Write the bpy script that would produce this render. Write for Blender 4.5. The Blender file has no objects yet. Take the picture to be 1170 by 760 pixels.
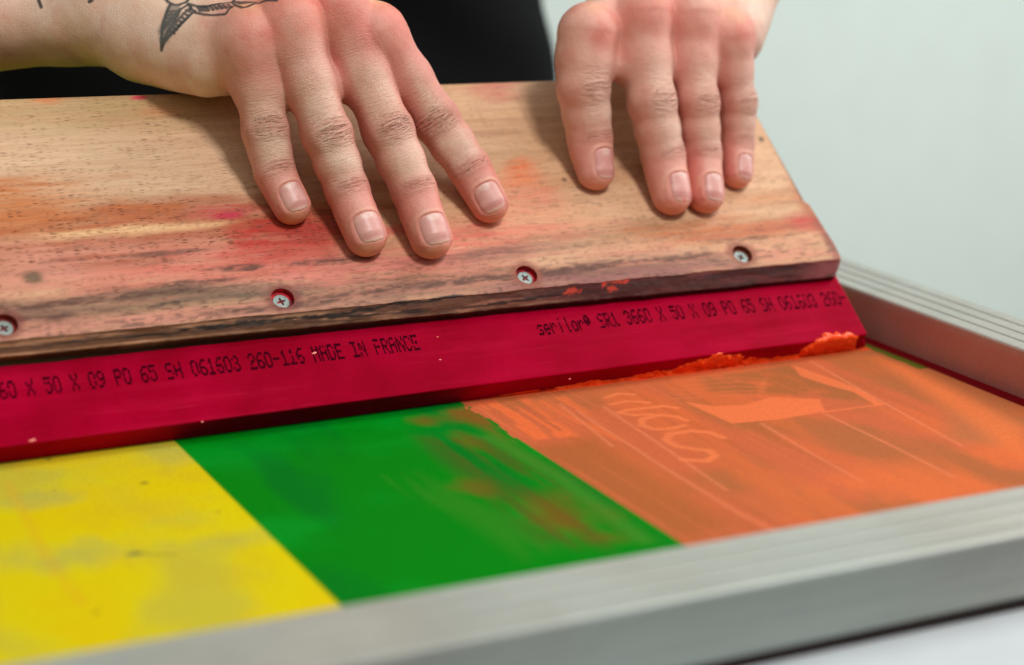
import bpy, math
import numpy as np
from mathutils import Matrix, Vector

rng = np.random.default_rng(7)
C = bpy.context.scene.collection
sc = bpy.context.scene

# ------------------------------------------------------------------ frames of reference (millimetres, built in metres)
MM = 0.001
CAM_R = np.array([[0.89418473, 0.10080197, -0.4362025],
                  [-0.44735413, 0.23936664, -0.86172959],
                  [0.01754829, 0.96568244, 0.25913218]])
CAM_P = np.array([0.0, 0.0, 190.0])
FPX = 2142.02                       # focal length in photograph pixels
th, g = math.radians(50), math.radians(.8)
SQ_O = np.array([106.015, 554.402, 0.0])
_ey = np.array([-math.sin(g), math.cos(g), 0])
SQ_M = np.array([[math.cos(g), math.sin(g), 0],
                 _ey * math.sin(th) + np.array([0, 0, math.cos(th)]),
                 -_ey * math.cos(th) + np.array([0, 0, math.sin(th)])])      # rows: along board, up the board, out of its face

def ray(px, py):
    v = np.array([px - 585., -(py - 380.), -FPX]); v /= np.linalg.norm(v)
    return CAM_R @ v
def to_local(w): return (np.asarray(w, float) - SQ_O) @ SQ_M.T
def to_world(l): return np.asarray(l, float) @ SQ_M + SQ_O
def loc(px, py, z):
    """point of the plane z (mm above the blade's back face) of the squeegee seen at a photo pixel"""
    r = SQ_M @ ray(px, py); o = to_local(CAM_P)
    return o + (z - o[2]) / r[2] * r
def flat(px, py, z=0.0):
    r = ray(px, py); return (CAM_P + (z - CAM_P[2]) / r[2] * r)[:2]
WROT = .007
def wl(px, py):
    q = loc(px, py, 17.4); return q[0], q[1] + WROT * q[0]

# ------------------------------------------------------------------ small tools
def lin(r, g=None, b=None):
    c = np.array(r if g is None else (r, g, b), float) / 255.
    return np.where(c <= .04045, c / 12.92, ((c + .055) / 1.055) ** 2.4)
def sstep(a, b, x):
    t = np.clip((x - a) / (b - a), 0, 1); return t * t * (3 - 2 * t)
def _hash(ix, iy, seed):
    n = (ix.astype(np.int64) * 374761393 + iy.astype(np.int64) * 668265263 + seed * 974711) & 0x7fffffff
    n = ((n ^ (n >> 13)) * 1274126177) & 0x7fffffff
    n = (n ^ (n >> 16)) & 0xffff
    return n / 65535.
def vnoise(x, y, seed=0):
    ix, iy = np.floor(x), np.floor(y); fx, fy = x - ix, y - iy
    fx = fx * fx * (3 - 2 * fx); fy = fy * fy * (3 - 2 * fy)
    a, b = _hash(ix, iy, seed), _hash(ix + 1, iy, seed); c, d = _hash(ix, iy + 1, seed), _hash(ix + 1, iy + 1, seed)
    return (a + (b - a) * fx) * (1 - fy) + (c + (d - c) * fx) * fy
def fbm(x, y, seed=0, n=4):
    s, a, t = 0, .5, 0
    for k in range(n):
        s = s + a * vnoise(x * 2 ** k, y * 2 ** k, seed + k * 17); t += a; a *= .5
    return s / t
def mix(c, col, a):
    a = np.asarray(a)[..., None]; return c * (1 - a) + np.asarray(col) * a

def mesh_obj(name, verts, faces, mat=None, parent=None, smooth=True, colors=None, attrs=None, scale=MM):
    me = bpy.data.meshes.new(name)
    v = np.asarray(verts, np.float32) * scale
    if isinstance(faces, np.ndarray) and faces.ndim == 2:
        n = faces.shape[1]; m = len(faces)
        me.vertices.add(len(v)); me.vertices.foreach_set('co', v.ravel())
        me.loops.add(n * m); me.loops.foreach_set('vertex_index', faces.astype(np.int32).ravel())
        me.polygons.add(m)
        me.polygons.foreach_set('loop_start', (np.arange(m) * n).astype(np.int32))
        me.polygons.foreach_set('loop_total', np.full(m, n, np.int32))
        me.update(calc_edges=True)
    else:
        me.from_pydata([tuple(map(float, p)) for p in v], [], [tuple(map(int, f)) for f in faces])
    me.validate()
    if smooth: me.polygons.foreach_set('use_smooth', np.ones(len(me.polygons), bool))
    if colors is not None:
        a = me.color_attributes.new('Col', 'FLOAT_COLOR', 'POINT')
        c = np.ones((len(v), 4), np.float32); c[:, :3] = np.clip(colors, 0, 1); a.data.foreach_set('color', c.ravel())
    for k, arr in (attrs or {}).items():
        a = me.color_attributes.new(k, 'FLOAT_COLOR', 'POINT')
        c = np.zeros((len(v), 4), np.float32); c[:, :arr.shape[1]] = arr; a.data.foreach_set('color', c.ravel())
    if mat: me.materials.append(mat)
    me.update()
    o = bpy.data.objects.new(name, me); C.objects.link(o)
    if parent: o.parent = parent
    return o
def empty(name, label, cat, M=None, group=None):
    o = bpy.data.objects.new(name, None); C.objects.link(o); o.empty_display_size = .02
    if M is not None: o.matrix_world = M
    o['label'] = label; o['category'] = cat
    if group: o['group'] = group
    return o
def grid_faces(nu, nv, closed_v=False):
    i = np.arange(nu - 1)[:, None]; j = np.arange(nv if closed_v else nv - 1)[None, :]
    j2 = (j + 1) % nv
    return np.stack([i * nv + j, (i + 1) * nv + j, (i + 1) * nv + j2, i * nv + j2], -1).reshape(-1, 4)

# ------------------------------------------------------------------ materials
class NT:
    def __init__(s, name):
        s.m = bpy.data.materials.new(name); s.m.use_nodes = True; s.t = s.m.node_tree
        s.n = s.t.nodes; s.l = s.t.links
        s.b = s.n['Principled BSDF']; s.out = s.n['Material Output']
    def add(s, typ, **k):
        n = s.n.new(typ)
        for a, v in k.items():
            if a.startswith('i_'): n.inputs[a[2:].replace('_', ' ')].default_value = v
            else: setattr(n, a, v)
        return n
    def ln(s, a, b): s.l.new(a, b)
    def coords(s, scale, kind='Object', rot=(0, 0, 0)):
        t = s.add('ShaderNodeTexCoord'); m = s.add('ShaderNodeMapping')
        m.inputs['Scale'].default_value = scale; m.inputs['Rotation'].default_value = rot
        s.ln(t.outputs[kind], m.inputs['Vector']); return m.outputs['Vector']
    def noise(s, vec, scale=1, detail=3, rough=.5):
        n = s.add('ShaderNodeTexNoise'); n.inputs['Scale'].default_value = scale
        n.inputs['Detail'].default_value = detail; n.inputs['Roughness'].default_value = rough
        s.ln(vec, n.inputs['Vector']); return n.outputs['Fac']
    def ramp(s, fac, *stops):
        n = s.add('ShaderNodeValToRGB'); e = n.color_ramp.elements
        while len(e) < len(stops): e.new(.5)
        for el, (p, c) in zip(e, stops):
            el.position = p; el.color = (c, c, c, 1) if np.isscalar(c) else (*c, 1)
        s.ln(fac, n.inputs['Fac']); return n.outputs['Color']
    def mixc(s, mode, fac, a, b):
        n = s.add('ShaderNodeMix', data_type='RGBA', blend_type=mode)
        for sock, v in ((n.inputs[0], fac), (n.inputs[6], a), (n.inputs[7], b)):
            if hasattr(v, 'is_linked') or isinstance(v, bpy.types.NodeSocket): s.ln(v, sock)
            elif np.isscalar(v): sock.default_value = v
            else: sock.default_value = (*v, 1)
        return n.outputs[2]
    def math(s, op, a, b=0):
        n = s.add('ShaderNodeMath', operation=op)
        for sock, v in ((n.inputs[0], a), (n.inputs[1], b)):
            if isinstance(v, bpy.types.NodeSocket): s.ln(v, sock)
            else: sock.default_value = v
        return n.outputs[0]
    def attr(s, name): return s.add('ShaderNodeAttribute', attribute_name=name)
    def bump(s, h, strength, dist, prev=None):
        n = s.add('ShaderNodeBump'); n.inputs['Strength'].default_value = strength; n.inputs['Distance'].default_value = dist
        s.ln(h, n.inputs['Height'])
        if prev: s.ln(prev, n.inputs['Normal'])
        return n.outputs['Normal']
    def set(s, **k):
        for a, v in k.items():
            sock = s.b.inputs[a.replace('_', ' ')]
            if isinstance(v, bpy.types.NodeSocket): s.ln(v, sock)
            elif isinstance(v, (tuple, list, np.ndarray)) and len(v) == 3 and sock.type == 'RGBA': sock.default_value = (*v, 1)
            else: sock.default_value = v
        return s.m

def mat_wood():
    s = NT('oiled_beech')
    base = s.attr('Col').outputs['Color']; sm = s.attr('Msk')
    sep = s.add('ShaderNodeSeparateColor'); s.ln(sm.outputs['Color'], sep.inputs[0])
    v = s.coords((1000, 1000, 1000))
    def st(x, y, z):
        m = s.add('ShaderNodeMapping'); m.inputs['Scale'].default_value = (x, y, z); s.ln(v, m.inputs['Vector']); return m.outputs['Vector']
    grain = s.noise(st(.012, .35, .35), 1, 5, .6)
    fine = s.noise(st(.12, 2.2, 2.2), 1, 4, .6)
    c = s.mixc('MULTIPLY', 1.0, base, s.ramp(grain, (.3, (.86, .82, .78)), (.7, (1.06, 1.05, 1.04))))
    c = s.mixc('MULTIPLY', .8, c, s.ramp(fine, (.25, (.80, .76, .72)), (.6, (1.04, 1.04, 1.04))))
    # ray flecks of beech: short dark dashes along the grain
    vo = s.add('ShaderNodeTexVoronoi', feature='F1', distance='EUCLIDEAN'); vo.inputs['Scale'].default_value = 1
    vo.inputs['Randomness'].default_value = 1
    wob = s.noise(st(.15, .15, .15), 1, 2)
    s.ln(st(.33, 2.6, .001), vo.inputs['Vector'])
    sel = s.add('ShaderNodeSeparateColor'); s.ln(vo.outputs['Color'], sel.inputs[0])
    rad = s.math('MULTIPLY', s.math('ADD', s.math('MULTIPLY', sel.outputs[0], .46), .02), s.ramp(wob, (.3, .55), (.7, 1.15)))
    fleck = s.math('SUBTRACT', rad, vo.outputs['Distance'])
    fl = s.ramp(s.math('MULTIPLY', fleck, 9), (.0, 0.), (1., 1.))
    amt = s.math('MULTIPLY', fl, sep.outputs[0])
    c = s.mixc('MIX', amt, c, s.mixc('MULTIPLY', 1.0, c, (.32, .2, .15)))
    h = s.math('ADD', s.math('MULTIPLY', fine, .9), s.math('MULTIPLY', fl, -.5))
    n = s.bump(h, .55, .00035)
    rough = s.ramp(grain, (.3, .5), (.7, .66))
    return s.set(Base_Color=c, Roughness=rough, Normal=n, Specular_IOR_Level=.35)

def mat_skin():
    s = NT('skin')
    base = s.attr('Col').outputs['Color']; fa = s.attr('Fin')
    v = s.coords((1000, 1000, 1000))
    mott = s.noise(v, .16, 4, .6); pore = s.noise(v, 2.4, 3, .6)
    c = s.mixc('MULTIPLY', 1.0, base, s.ramp(mott, (.3, (.95, .88, .86)), (.7, (1.04, 1.05, 1.05))))
    c = s.mixc('MULTIPLY', .5, c, s.ramp(pore, (.3, (.88, .84, .82)), (.62, (1.04, 1.04, 1.04))))
    # fine transverse lines, in finger coordinates (along, across, amount)
    m = s.add('ShaderNodeMapping'); m.inputs['Scale'].default_value = (1.9, .28, 0); s.ln(fa.outputs['Vector'], m.inputs['Vector'])
    line = s.noise(m.outputs['Vector'], 1, 4, .62)
    sep = s.add('ShaderNodeSeparateXYZ'); s.ln(fa.outputs['Vector'], sep.inputs[0])
    lines = s.math('MULTIPLY', line, sep.outputs[2])
    vo = s.add('ShaderNodeTexVoronoi', feature='DISTANCE_TO_EDGE'); vo.inputs['Scale'].default_value = .95; s.ln(v, vo.inputs['Vector'])
    cell = s.ramp(vo.outputs['Distance'], (0, 0.), (.16, 1.))
    n = s.bump(cell, .3, .00016)
    n = s.bump(pore, .4, .0003, n)
    n = s.bump(lines, 1.0, .0009, n)
    c = s.mixc('MULTIPLY', sep.outputs[2], c, s.ramp(line, (.3, (.90, .80, .77)), (.55, (1, 1, 1))))
    wa = s.attr('Wr'); mw = s.add('ShaderNodeMapping'); mw.inputs['Scale'].default_value = (.50, .07, 0); s.ln(wa.outputs['Vector'], mw.inputs['Vector'])
    sw = s.add('ShaderNodeSeparateXYZ'); s.ln(wa.outputs['Vector'], sw.inputs[0])
    wn_ = s.noise(mw.outputs['Vector'], 1, 2.5, .55)
    ridge = s.ramp(s.math('ABSOLUTE', s.math('SUBTRACT', wn_, .5)), (0, 1.), (.045, 0.))
    wr = s.math('MULTIPLY', ridge, sw.outputs[2])
    n = s.bump(s.math('SUBTRACT', 1., wr), 1.0, .0005, n)
    c = s.mixc('MULTIPLY', wr, c, (.93, .82, .76))
    s.b.subsurface_method = 'RANDOM_WALK'
    return s.set(Base_Color=c, Roughness=s.ramp(mott, (.3, .42), (.7, .55)), Normal=n, Subsurface_Weight=.16,
                 Subsurface_Radius=Vector((1, .38, .24)), Subsurface_Scale=.0028, Specular_IOR_Level=.42)
def mat_nail():
    s = NT('nail'); v = s.coords((1000, 1000, 1000))
    base = s.attr('Col').outputs['Color']
    return s.set(Base_Color=base, Roughness=.42, Specular_IOR_Level=.5, Subsurface_Weight=.12,
                 Subsurface_Radius=Vector((1, .4, .3)), Subsurface_Scale=.002, Normal=s.bump(s.noise(v, .8, 2), .25, .0002))
def mat_simple(name, col, rough=.5, metal=0., nscale=1.0, amp=.08, bump=.15, bdist=.0002, stretch=(1, 1, 1), spec=.5, **k):
    s = NT(name); v = s.coords(tuple(1000 * q for q in stretch)); n = s.noise(v, nscale, 5, .6)
    c = s.mixc('MULTIPLY', 1.0, col, s.ramp(n, (.25, (1 - amp,) * 3), (.75, (1 + amp,) * 3)))
    return s.set(Base_Color=c, Roughness=rough, Metallic=metal, Normal=s.bump(n, bump, bdist), Specular_IOR_Level=spec, **k)
def mat_attr(name, rough=.5, spec=.5, metal=0., nscale=.8, amp=.05, bump=.15, bdist=.0002, stretch=(1, 1, 1), coat=0.):
    s = NT(name); v = s.coords(tuple(1000 * q for q in stretch)); n = s.noise(v, nscale, 4, .6)
    c = s.mixc('MULTIPLY', 1.0, s.attr('Col').outputs['Color'], s.ramp(n, (.25, (1 - amp,) * 3), (.75, (1 + amp,) * 3)))
    return s.set(Base_Color=c, Roughness=rough, Metallic=metal, Normal=s.bump(n, bump, bdist), Specular_IOR_Level=spec, Coat_Weight=coat)

M_wood = mat_wood(); M_skin = mat_skin(); M_nail = mat_nail()
def mat_blade():
    s = NT('red_polyurethane'); v = s.coords((1000, 1000, 1000)); n = s.noise(v, .05, 3); f = s.noise(v, 1.2, 4)
    sm = s.add('ShaderNodeMapping'); sm.inputs['Scale'].default_value = (.05, .9, .9); s.ln(v, sm.inputs['Vector']); scr = s.noise(sm.outputs['Vector'], 1, 5, .7)
    c = s.ramp(n, (.3, lin(142, 0, 28)), (.7, lin(164, 0, 42)))
    c = s.mixc('MULTIPLY', .45, c, s.ramp(f, (.3, .78), (.6, 1.05)))
    hz = s.add('ShaderNodeMapping'); hz.inputs['Scale'].default_value = (.012, .14, .14); s.ln(v, hz.inputs['Vector'])
    c = s.mixc('MIX', s.math('MULTIPLY', s.ramp(s.noise(hz.outputs['Vector'], 1, 5, .65), (.48, 0.), (.76, 1.)), .22), c, lin(212, 30, 70))
    sc2 = s.add('ShaderNodeMapping'); sc2.inputs['Scale'].default_value = (.035, 2.2, 2.2); sc2.inputs['Rotation'].default_value = (0, 0, .03); s.ln(v, sc2.inputs['Vector'])
    c = s.mixc('MIX', s.math('MULTIPLY', s.ramp(s.noise(sc2.outputs['Vector'], 1, 3, .6), (.68, 0.), (.74, 1.)), .18), c, lin(226, 70, 100))
    return s.set(Base_Color=c, Roughness=s.ramp(scr, (.3, .36), (.7, .5)), Specular_IOR_Level=.012, Subsurface_Weight=.25,
                 Subsurface_Radius=Vector((1, .06, .08)), Subsurface_Scale=.004, Normal=s.bump(scr, .12, .0001))
M_blade = mat_blade()
M_ink = mat_simple('wet_orange_ink', lin(255, 84, 26), rough=.16, nscale=1.5, amp=.15, bump=.4, bdist=.0004, Subsurface_Weight=.2, Subsurface_Radius=Vector((1, .3, .1)), Subsurface_Scale=.002)
M_print = mat_simple('black_jet_ink', lin(58, 0, 16), rough=.8, spec=.02, nscale=2.0, amp=.5)
M_sheet = mat_attr('inked_mesh', rough=.6, spec=.03, nscale=.9, amp=.10, stretch=(1, .5, 1), bump=.15)
M_screw = mat_attr('zinc_screw', rough=.42, metal=.2, spec=.4, nscale=1.5, amp=.12)
def mat_alu():
    s = NT('aluminium'); v = s.coords((1000, 1000, 1000))
    def st(*q):
        m = s.add('ShaderNodeMapping'); m.inputs['Scale'].default_value = q; s.ln(v, m.inputs['Vector']); return m.outputs['Vector']
    n = s.noise(v, .03, 4, .6); f = s.noise(v, .5, 4, .7)
    c = s.mixc('MULTIPLY', 1.0, s.attr('Col').outputs['Color'], s.ramp(n, (.3, (.93, .94, .93)), (.7, (1.04, 1.04, 1.04))))
    c = s.mixc('MULTIPLY', .6, c, s.ramp(f, (.3, (.92, .92, .92)), (.7, (1.03, 1.03, 1.03))))
    t_ = s.noise(v, .011, 3, .6)
    c = s.mixc('MULTIPLY', .8, c, s.ramp(t_, (.42, (1, 1, 1)), (.62, (1.0, .90, .88))))
    m2 = s.add('ShaderNodeMapping'); m2.inputs['Scale'].default_value = (.02, .9, .9); s.ln(v, m2.inputs['Vector'])
    c = s.mixc('MULTIPLY', .7, c, s.ramp(s.noise(m2.outputs['Vector'], 1, 4, .7), (.35, (.84, .85, .85)), (.6, (1.03, 1.03, 1.03))))
    return s.set(Base_Color=c, Metallic=.35, Roughness=s.ramp(n, (.3, .42), (.7, .55)), Normal=s.bump(f, .12, .0002))
M_alu = mat_alu()
M_table = mat_simple('white_laminate', lin(192, 197, 200), rough=.5, nscale=.05, amp=.04)
M_wall = mat_simple('pale_wall', lin(216, 226, 218), rough=.9, nscale=.02, amp=.03, bump=.2, bdist=.001)
M_shirt = mat_simple('black_cotton', (.003, .003, .0035), rough=.95, nscale=1.2, amp=.3, bump=.5, bdist=.0005, spec=.15)

# ------------------------------------------------------------------ camera and light
cam = bpy.data.cameras.new('camera'); co = bpy.data.objects.new('camera', cam); C.objects.link(co)
Mw = Matrix.Identity(4)
for i in range(3):
    for j in range(3): Mw[i][j] = CAM_R[i][j]
    Mw[i][3] = CAM_P[i] * MM
co.matrix_world = Mw
cam.sensor_width = 36; cam.lens = 36 * FPX / 1170; cam.clip_start = .02; cam.clip_end = 50
cam.dof.use_dof = True; cam.dof.focus_distance = .640; cam.dof.aperture_fstop = 6.4
sc.camera = co
def area(name, pos, target, size, power, col, sy=None):
    l = bpy.data.lights.new(name, 'AREA'); l.size = size; l.energy = power; l.color = col
    if sy: l.shape = 'RECTANGLE'; l.size_y = sy
    o = bpy.data.objects.new(name, l); C.objects.link(o); o.location = pos
    o.rotation_euler = (Vector(target) - Vector(pos)).to_track_quat('-Z', 'Y').to_euler(); return o
T = Vector((.27, .62, .06))
area('key_lamp', Vector(to_world((262, 95, 920))) * MM, T, .17, 4.9, (1, .97, .93))
area('soft_lamp', (1.15, .55, 1.0), T, .6, 6.0, (.96, 1, 1))
area('wall_fill', (1.6, .55, .35), (1.25, 1.75, -.1), .9, 12.0, (.98, 1, .99))  # added fill with no visible source, only brightens the wall
w = bpy.data.worlds.new('World'); sc.world = w; w.use_nodes = True
wn = w.node_tree.nodes; wlk = w.node_tree.links
tc = wn.new('ShaderNodeTexCoord'); sx_ = wn.new('ShaderNodeSeparateXYZ'); rp = wn.new('ShaderNodeValToRGB')
mp = wn.new('ShaderNodeMapRange'); mp.inputs['From Min'].default_value = -1; mp.inputs['From Max'].default_value = 1
wlk.new(tc.outputs['Generated'], sx_.inputs[0]); wlk.new(sx_.outputs[2], mp.inputs[0]); wlk.new(mp.outputs[0], rp.inputs[0]); wlk.new(rp.outputs[0], wn['Background'].inputs[0])
els = rp.color_ramp.elements; els[0].position = .35; els[0].color = (.07, .07, .07, 1); els[1].position = 1.0; els[1].color = (.95, 1.0, .98, 1)
e_ = els.new(.55); e_.color = (.26, .28, .28, 1)
wn['Background'].inputs[1].default_value = .56
sc.view_settings.view_transform = 'Standard'; sc.view_settings.look = 'None'
sc.view_settings.exposure = .12; sc.view_settings.gamma = 1
sc.cycles.use_denoising = True; sc.cycles.max_bounces = 8

# ------------------------------------------------------------------ the setting
wall = mesh_obj('wall', *(lambda n: (np.array([(x, 1750 + 6 * math.sin(x / 300) * 0, z) for x in np.linspace(-3000, 5000, n) for z in np.linspace(-1200, 2600, n)]), grid_faces(n, n)[:, ::-1]))(12), M_wall)
wall['kind'] = 'structure'

def rounded_slab(x0, x1, y0, y1, z0, z1, r=6, n=4):
    prof = []
    for k in range(n + 1):
        a = k / n * math.pi / 2; prof.append((r * (1 - math.sin(a)), z1 - r * (1 - math.cos(a))))
    prof = prof[::-1]; prof = [(p[0], p[1]) for p in prof]
    levels = [(0, z0)] + prof
    V, F = [], []
    for off, z in levels:
        V += [(x0 + off, y0 + off, z), (x1 - off, y0 + off, z), (x1 - off, y1 - off, z), (x0 + off, y1 - off, z)]
    L_ = len(levels)
    for k in range(L_ - 1):
        for i in range(4): F.append((k * 4 + i, k * 4 + (i + 1) % 4, k * 4 + 4 + (i + 1) % 4, k * 4 + 4 + i))
    F.append(tuple(range((L_ - 1) * 4, L_ * 4))); F.append((3, 2, 1, 0))
    return V, F
V, F = rounded_slab(-450, 468, 297, 960, -38, -4.4, r=5)
tb = empty('printing_table', 'white laminate table top under the metal screen frame', 'table')
mesh_obj('table_top', V, F, M_table, tb, smooth=False)

# ------------------------------------------------------------------ the screen frame
fr = empty('screen_frame', 'silver aluminium screen printing frame with yellow, green and orange inked mesh', 'screen frame')
RX0, RX1, RY0, RY1, RH = 445.6, 475.0, 343.5, 373.2, 17.5
def rail(p0, p1, inward, wd, inner_tint):
    """hollow-look profile: grooved top, rounded long edges; p0-p1 = inner long edge, inward = unit vector to the outer side"""
    p0, p1 = np.array(p0, float), np.array(p1, float); L_ = np.linalg.norm(p1 - p0); n = max(2, int(L_ / 12))
    o = np.array(inward, float)
    pr = [(0, 0), (0, 2), (0, RH * .4), (0, RH * .75), (0, RH - 1.0), (.3, RH - .3), (1.0, RH)]
    for gq in (7.2, 14.6, 22.0):
        pr += [(gq - .8, RH), (gq - .5, RH - .15), (gq - .3, RH - 1.1), (gq + .3, RH - 1.1), (gq + .5, RH - .15), (gq + .8, RH)]
    pr += [(wd - 1.2, RH), (wd - .35, RH - .35), (wd, RH - 1.2), (wd, RH * .5), (wd, 0)]
    m = len(pr); V, col = [], []
    us = np.linspace(0, 1, n)
    for u in us:
        for k, (a, z) in enumerate(pr):
            q = p0 + (p1 - p0) * u
            # mitred ends
            q = q + (p1 - p0) / L_ * (a * (-1 if u == 0 else 1 if u == 1 else 0))
            V.append((q[0] + o[0] * a, q[1] + o[1] * a, z))
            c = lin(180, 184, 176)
            if k >= len(pr) - 4: c = lin(162, 168, 162)  # outer face greyer: its shade put partly into the colour
            if k < 4: c = inner_tint
            elif k == 4: c = inner_tint * .5 + c * .5
            col.append(c)
    F = [tuple(f) for f in grid_faces(n, m, True)]
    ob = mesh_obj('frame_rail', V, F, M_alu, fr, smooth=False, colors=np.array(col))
    return ob
back_y = 905.; left_x = -330.
REFL_TINT = lin(196, 146, 134)  # red and orange reflection painted into the inner faces
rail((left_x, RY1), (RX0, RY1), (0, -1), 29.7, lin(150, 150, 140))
rail((RX0, back_y), (RX0, RY1), (1, 0), 29.4, REFL_TINT)
rail((RX0, back_y), (left_x, back_y), (0, 1), 29.7, REFL_TINT)
rail((left_x, RY1), (left_x, back_y), (-1, 0), 29.4, REFL_TINT)

M_gap_shade = mat_simple('gap_shade_dark', lin(44, 26, 22), rough=.8)  # dark strips added to stand for the shaded gap under the rails
V, F = rounded_slab(left_x - 26, 471, 345.2, 371, -4.35, -.03, r=.3); mesh_obj('gap_shade', V, F, M_gap_shade, fr, smooth=False)
V, F = rounded_slab(447.5, 471, 371.2, 925, -4.35, -.03, r=.3); mesh_obj('gap_shade', V, F, M_gap_shade, fr, smooth=False)
# inked mesh
xs = np.unique(np.concatenate([np.arange(left_x, -10, 8), np.arange(-10, RX0, .8), [RX0 + 4]]))
ys = np.unique(np.concatenate([[RY1 - 4], np.arange(RY1 - 3, 580, .9), np.arange(580, back_y, 8), [back_y + 4]]))
X, Y = np.meshgrid(xs, ys, indexing='ij')
def blob2(X, Y, c, rx, ry, seed, amp=.6, sc_=(.15, .08), soft=.35):
    q = np.sqrt(((X - c[0]) / rx) ** 2 + ((Y - c[1]) / ry) ** 2) + (fbm(X * sc_[0], Y * sc_[1], seed) - .5) * amp * 2
    return 1 - sstep(1 - soft, 1 + soft, q)
def polyline_d(X, Y, pts):
    dd = np.full(X.shape, 1e9)
    for (a, b) in zip(pts[:-1], pts[1:]):
        a = np.asarray(a); b = np.asarray(b); ab = b - a
        t = np.clip(((X - a[0]) * ab[0] + (Y - a[1]) * ab[1]) / (ab @ ab + 1e-9), 0, 1)
        dd = np.minimum(dd, np.hypot(X - a[0] - ab[0] * t, Y - a[1] - ab[1] * t))
    return dd
def inpoly(X, Y, pts):
    ins = np.zeros(X.shape, bool); n = len(pts)
    for i in range(n):
        (x1, y1), (x2, y2) = pts[i], pts[(i + 1) % n]
        c = ((y1 > Y) != (y2 > Y)) & (X < (x2 - x1) * (Y - y1) / (y2 - y1 + 1e-12) + x1); ins ^= c
    return ins
def softpoly(X, Y, px, s=1.0):
    pts = [flat(*p) for p in px]; ins = inpoly(X, Y, pts); dd = polyline_d(X, Y, pts + [pts[0]])
    return sstep(-s, s, np.where(ins, dd, -dd))
yel = np.zeros(X.shape + (3,)) + lin(222, 202, 12)
yel = mix(yel, lin(196, 182, 62), .75 * sstep(.42, .66, fbm(X * .03, Y * .02, 3)))
yel = mix(yel, lin(226, 194, 8), .6 * sstep(.5, .7, fbm(X * .04, Y * .03, 9)))
yel = mix(yel, lin(205, 170, 40), .3 * sstep(.5, .8, fbm(X * .1, Y * .05, 5)))
for px, rx, ry, a in (((45, 571), 11, 6, .4), ((88, 633), 10, 8, .42), ((20, 640), 9, 9, .2), ((300, 612), 22, 5, .2), ((200, 520), 10, 9, .3)):
    yel = mix(yel, lin(150, 158, 100), a * blob2(X, Y, flat(*px), rx, ry, 21, .8, (.15, .08), .8))
dsh = np.exp(-(polyline_d(X, Y, [flat(150, 632), flat(198, 634)]) / .9) ** 2)
yel = mix(yel, lin(140, 135, 50), .6 * dsh)
yel = mix(yel, lin(95, 105, 70), .8 * blob2(X, Y, flat(153, 633), 2.2, 1.3, 4, .3))
for px, r in (((165, 552), 1.1), ((55, 525), 1.2), ((250, 585), .7), ((110, 700), .9), ((62, 560), .6)):
    yel = mix(yel, lin(125, 112, 40), .8 * blob2(X, Y, flat(*px), r, r, 8, .3))
yel = mix(yel, lin(226, 160, 40), .28 * np.exp(-(polyline_d(X, Y, [flat(8, 550), flat(55, 640), flat(95, 690)]) / 1.8) ** 2))
yel = mix(yel, lin(222, 150, 20), .5 * (1 - sstep(0, 14, Y - RY1 + 10 * (fbm(X * .05, Y * .05, 12) - .5))))
# pressed-on edge of the tape keeps the border crisp
grn = np.zeros(X.shape + (3,)) + lin(0, 136, 18)
grn = mix(grn, lin(0, 152, 36), .8 * sstep(.4, .7, fbm(X * .025, Y * .03, 31)))
grn = mix(grn, lin(0, 104, 40), .45 * sstep(.45, .75, fbm(X * .05, Y * .012, 33)))
stx = fbm(X * .35, Y * .02, 37)
grn = mix(grn, lin(60, 138, 34), .5 * softpoly(X, Y, [(430, 545), (470, 540), (560, 580), (640, 625), (600, 640), (540, 600)], 5) * sstep(.3, .6, stx))
grn = mix(grn, lin(78, 100, 30), .75 * softpoly(X, Y, [(480, 500), (560, 500), (650, 550), (720, 610), (690, 628), (620, 620), (560, 570)], 6) * sstep(.34, .62, stx + .25 * (fbm(X * .08, Y * .08, 39) - .4)))
grn = mix(grn, lin(76, 142, 44), .6 * np.exp(-(polyline_d(X, Y, [flat(560, 500), flat(640, 545), flat(735, 617)]) / 3.2) ** 2))
for px, rx, ry in (((650, 590), 11, 9), ((685, 614), 9, 4), ((545, 558), 6, 4), ((487, 481), 8, 3), ((520, 478), 9, 3), ((533, 505), 5, 5), ((628, 596), 8, 6)):
    grn = mix(grn, lin(128, 90, 30), .6 * blob2(X, Y, flat(*px), rx * .7, ry * 1.5, 41, 1.0, (.12, .05), .95))
grn = mix(grn, lin(140, 92, 36), .9 * softpoly(X, Y, [(505, 470), (600, 452), (650, 512), (600, 512), (555, 490)], 4) * sstep(.34, .6, fbm(X * .35, Y * .05, 43)))
org = np.zeros(X.shape + (3,)) + lin(216, 104, 64)
org = mix(org, lin(178, 104, 58), .8 * sstep(.42, .66, fbm(X * .035, Y * .02, 51)))
org = mix(org, lin(236, 112, 58), .7 * sstep(.45, .7, fbm(X * .06, Y * .015, 53)))
org = mix(org, lin(172, 98, 48), .75 * softpoly(X, Y, [(600, 512), (680, 500), (760, 545), (840, 600), (770, 630)], 9))
org = mix(org, lin(158, 100, 52), .7 * softpoly(X, Y, [(800, 432), (900, 418), (985, 445), (1000, 462), (930, 452), (810, 448)], 3) * sstep(.3, .55, fbm(X * .1, Y * .06, 55) + .15))
org = mix(org, lin(170, 118, 74), .5 * softpoly(X, Y, [(1090, 470), (1170, 480), (1170, 520), (1080, 500)], 6))
l1 = vnoise(X * 1.1, Y * .004, 57); l2 = vnoise(X * .35, Y * .01, 58)
org = mix(org, lin(246, 122, 70), .5 * sstep(.80, .95, l1) * sstep(.3, .6, fbm(X * .02, Y * .02, 59)))
org = mix(org, lin(186, 96, 50), .35 * sstep(.7, .9, l2))
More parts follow.
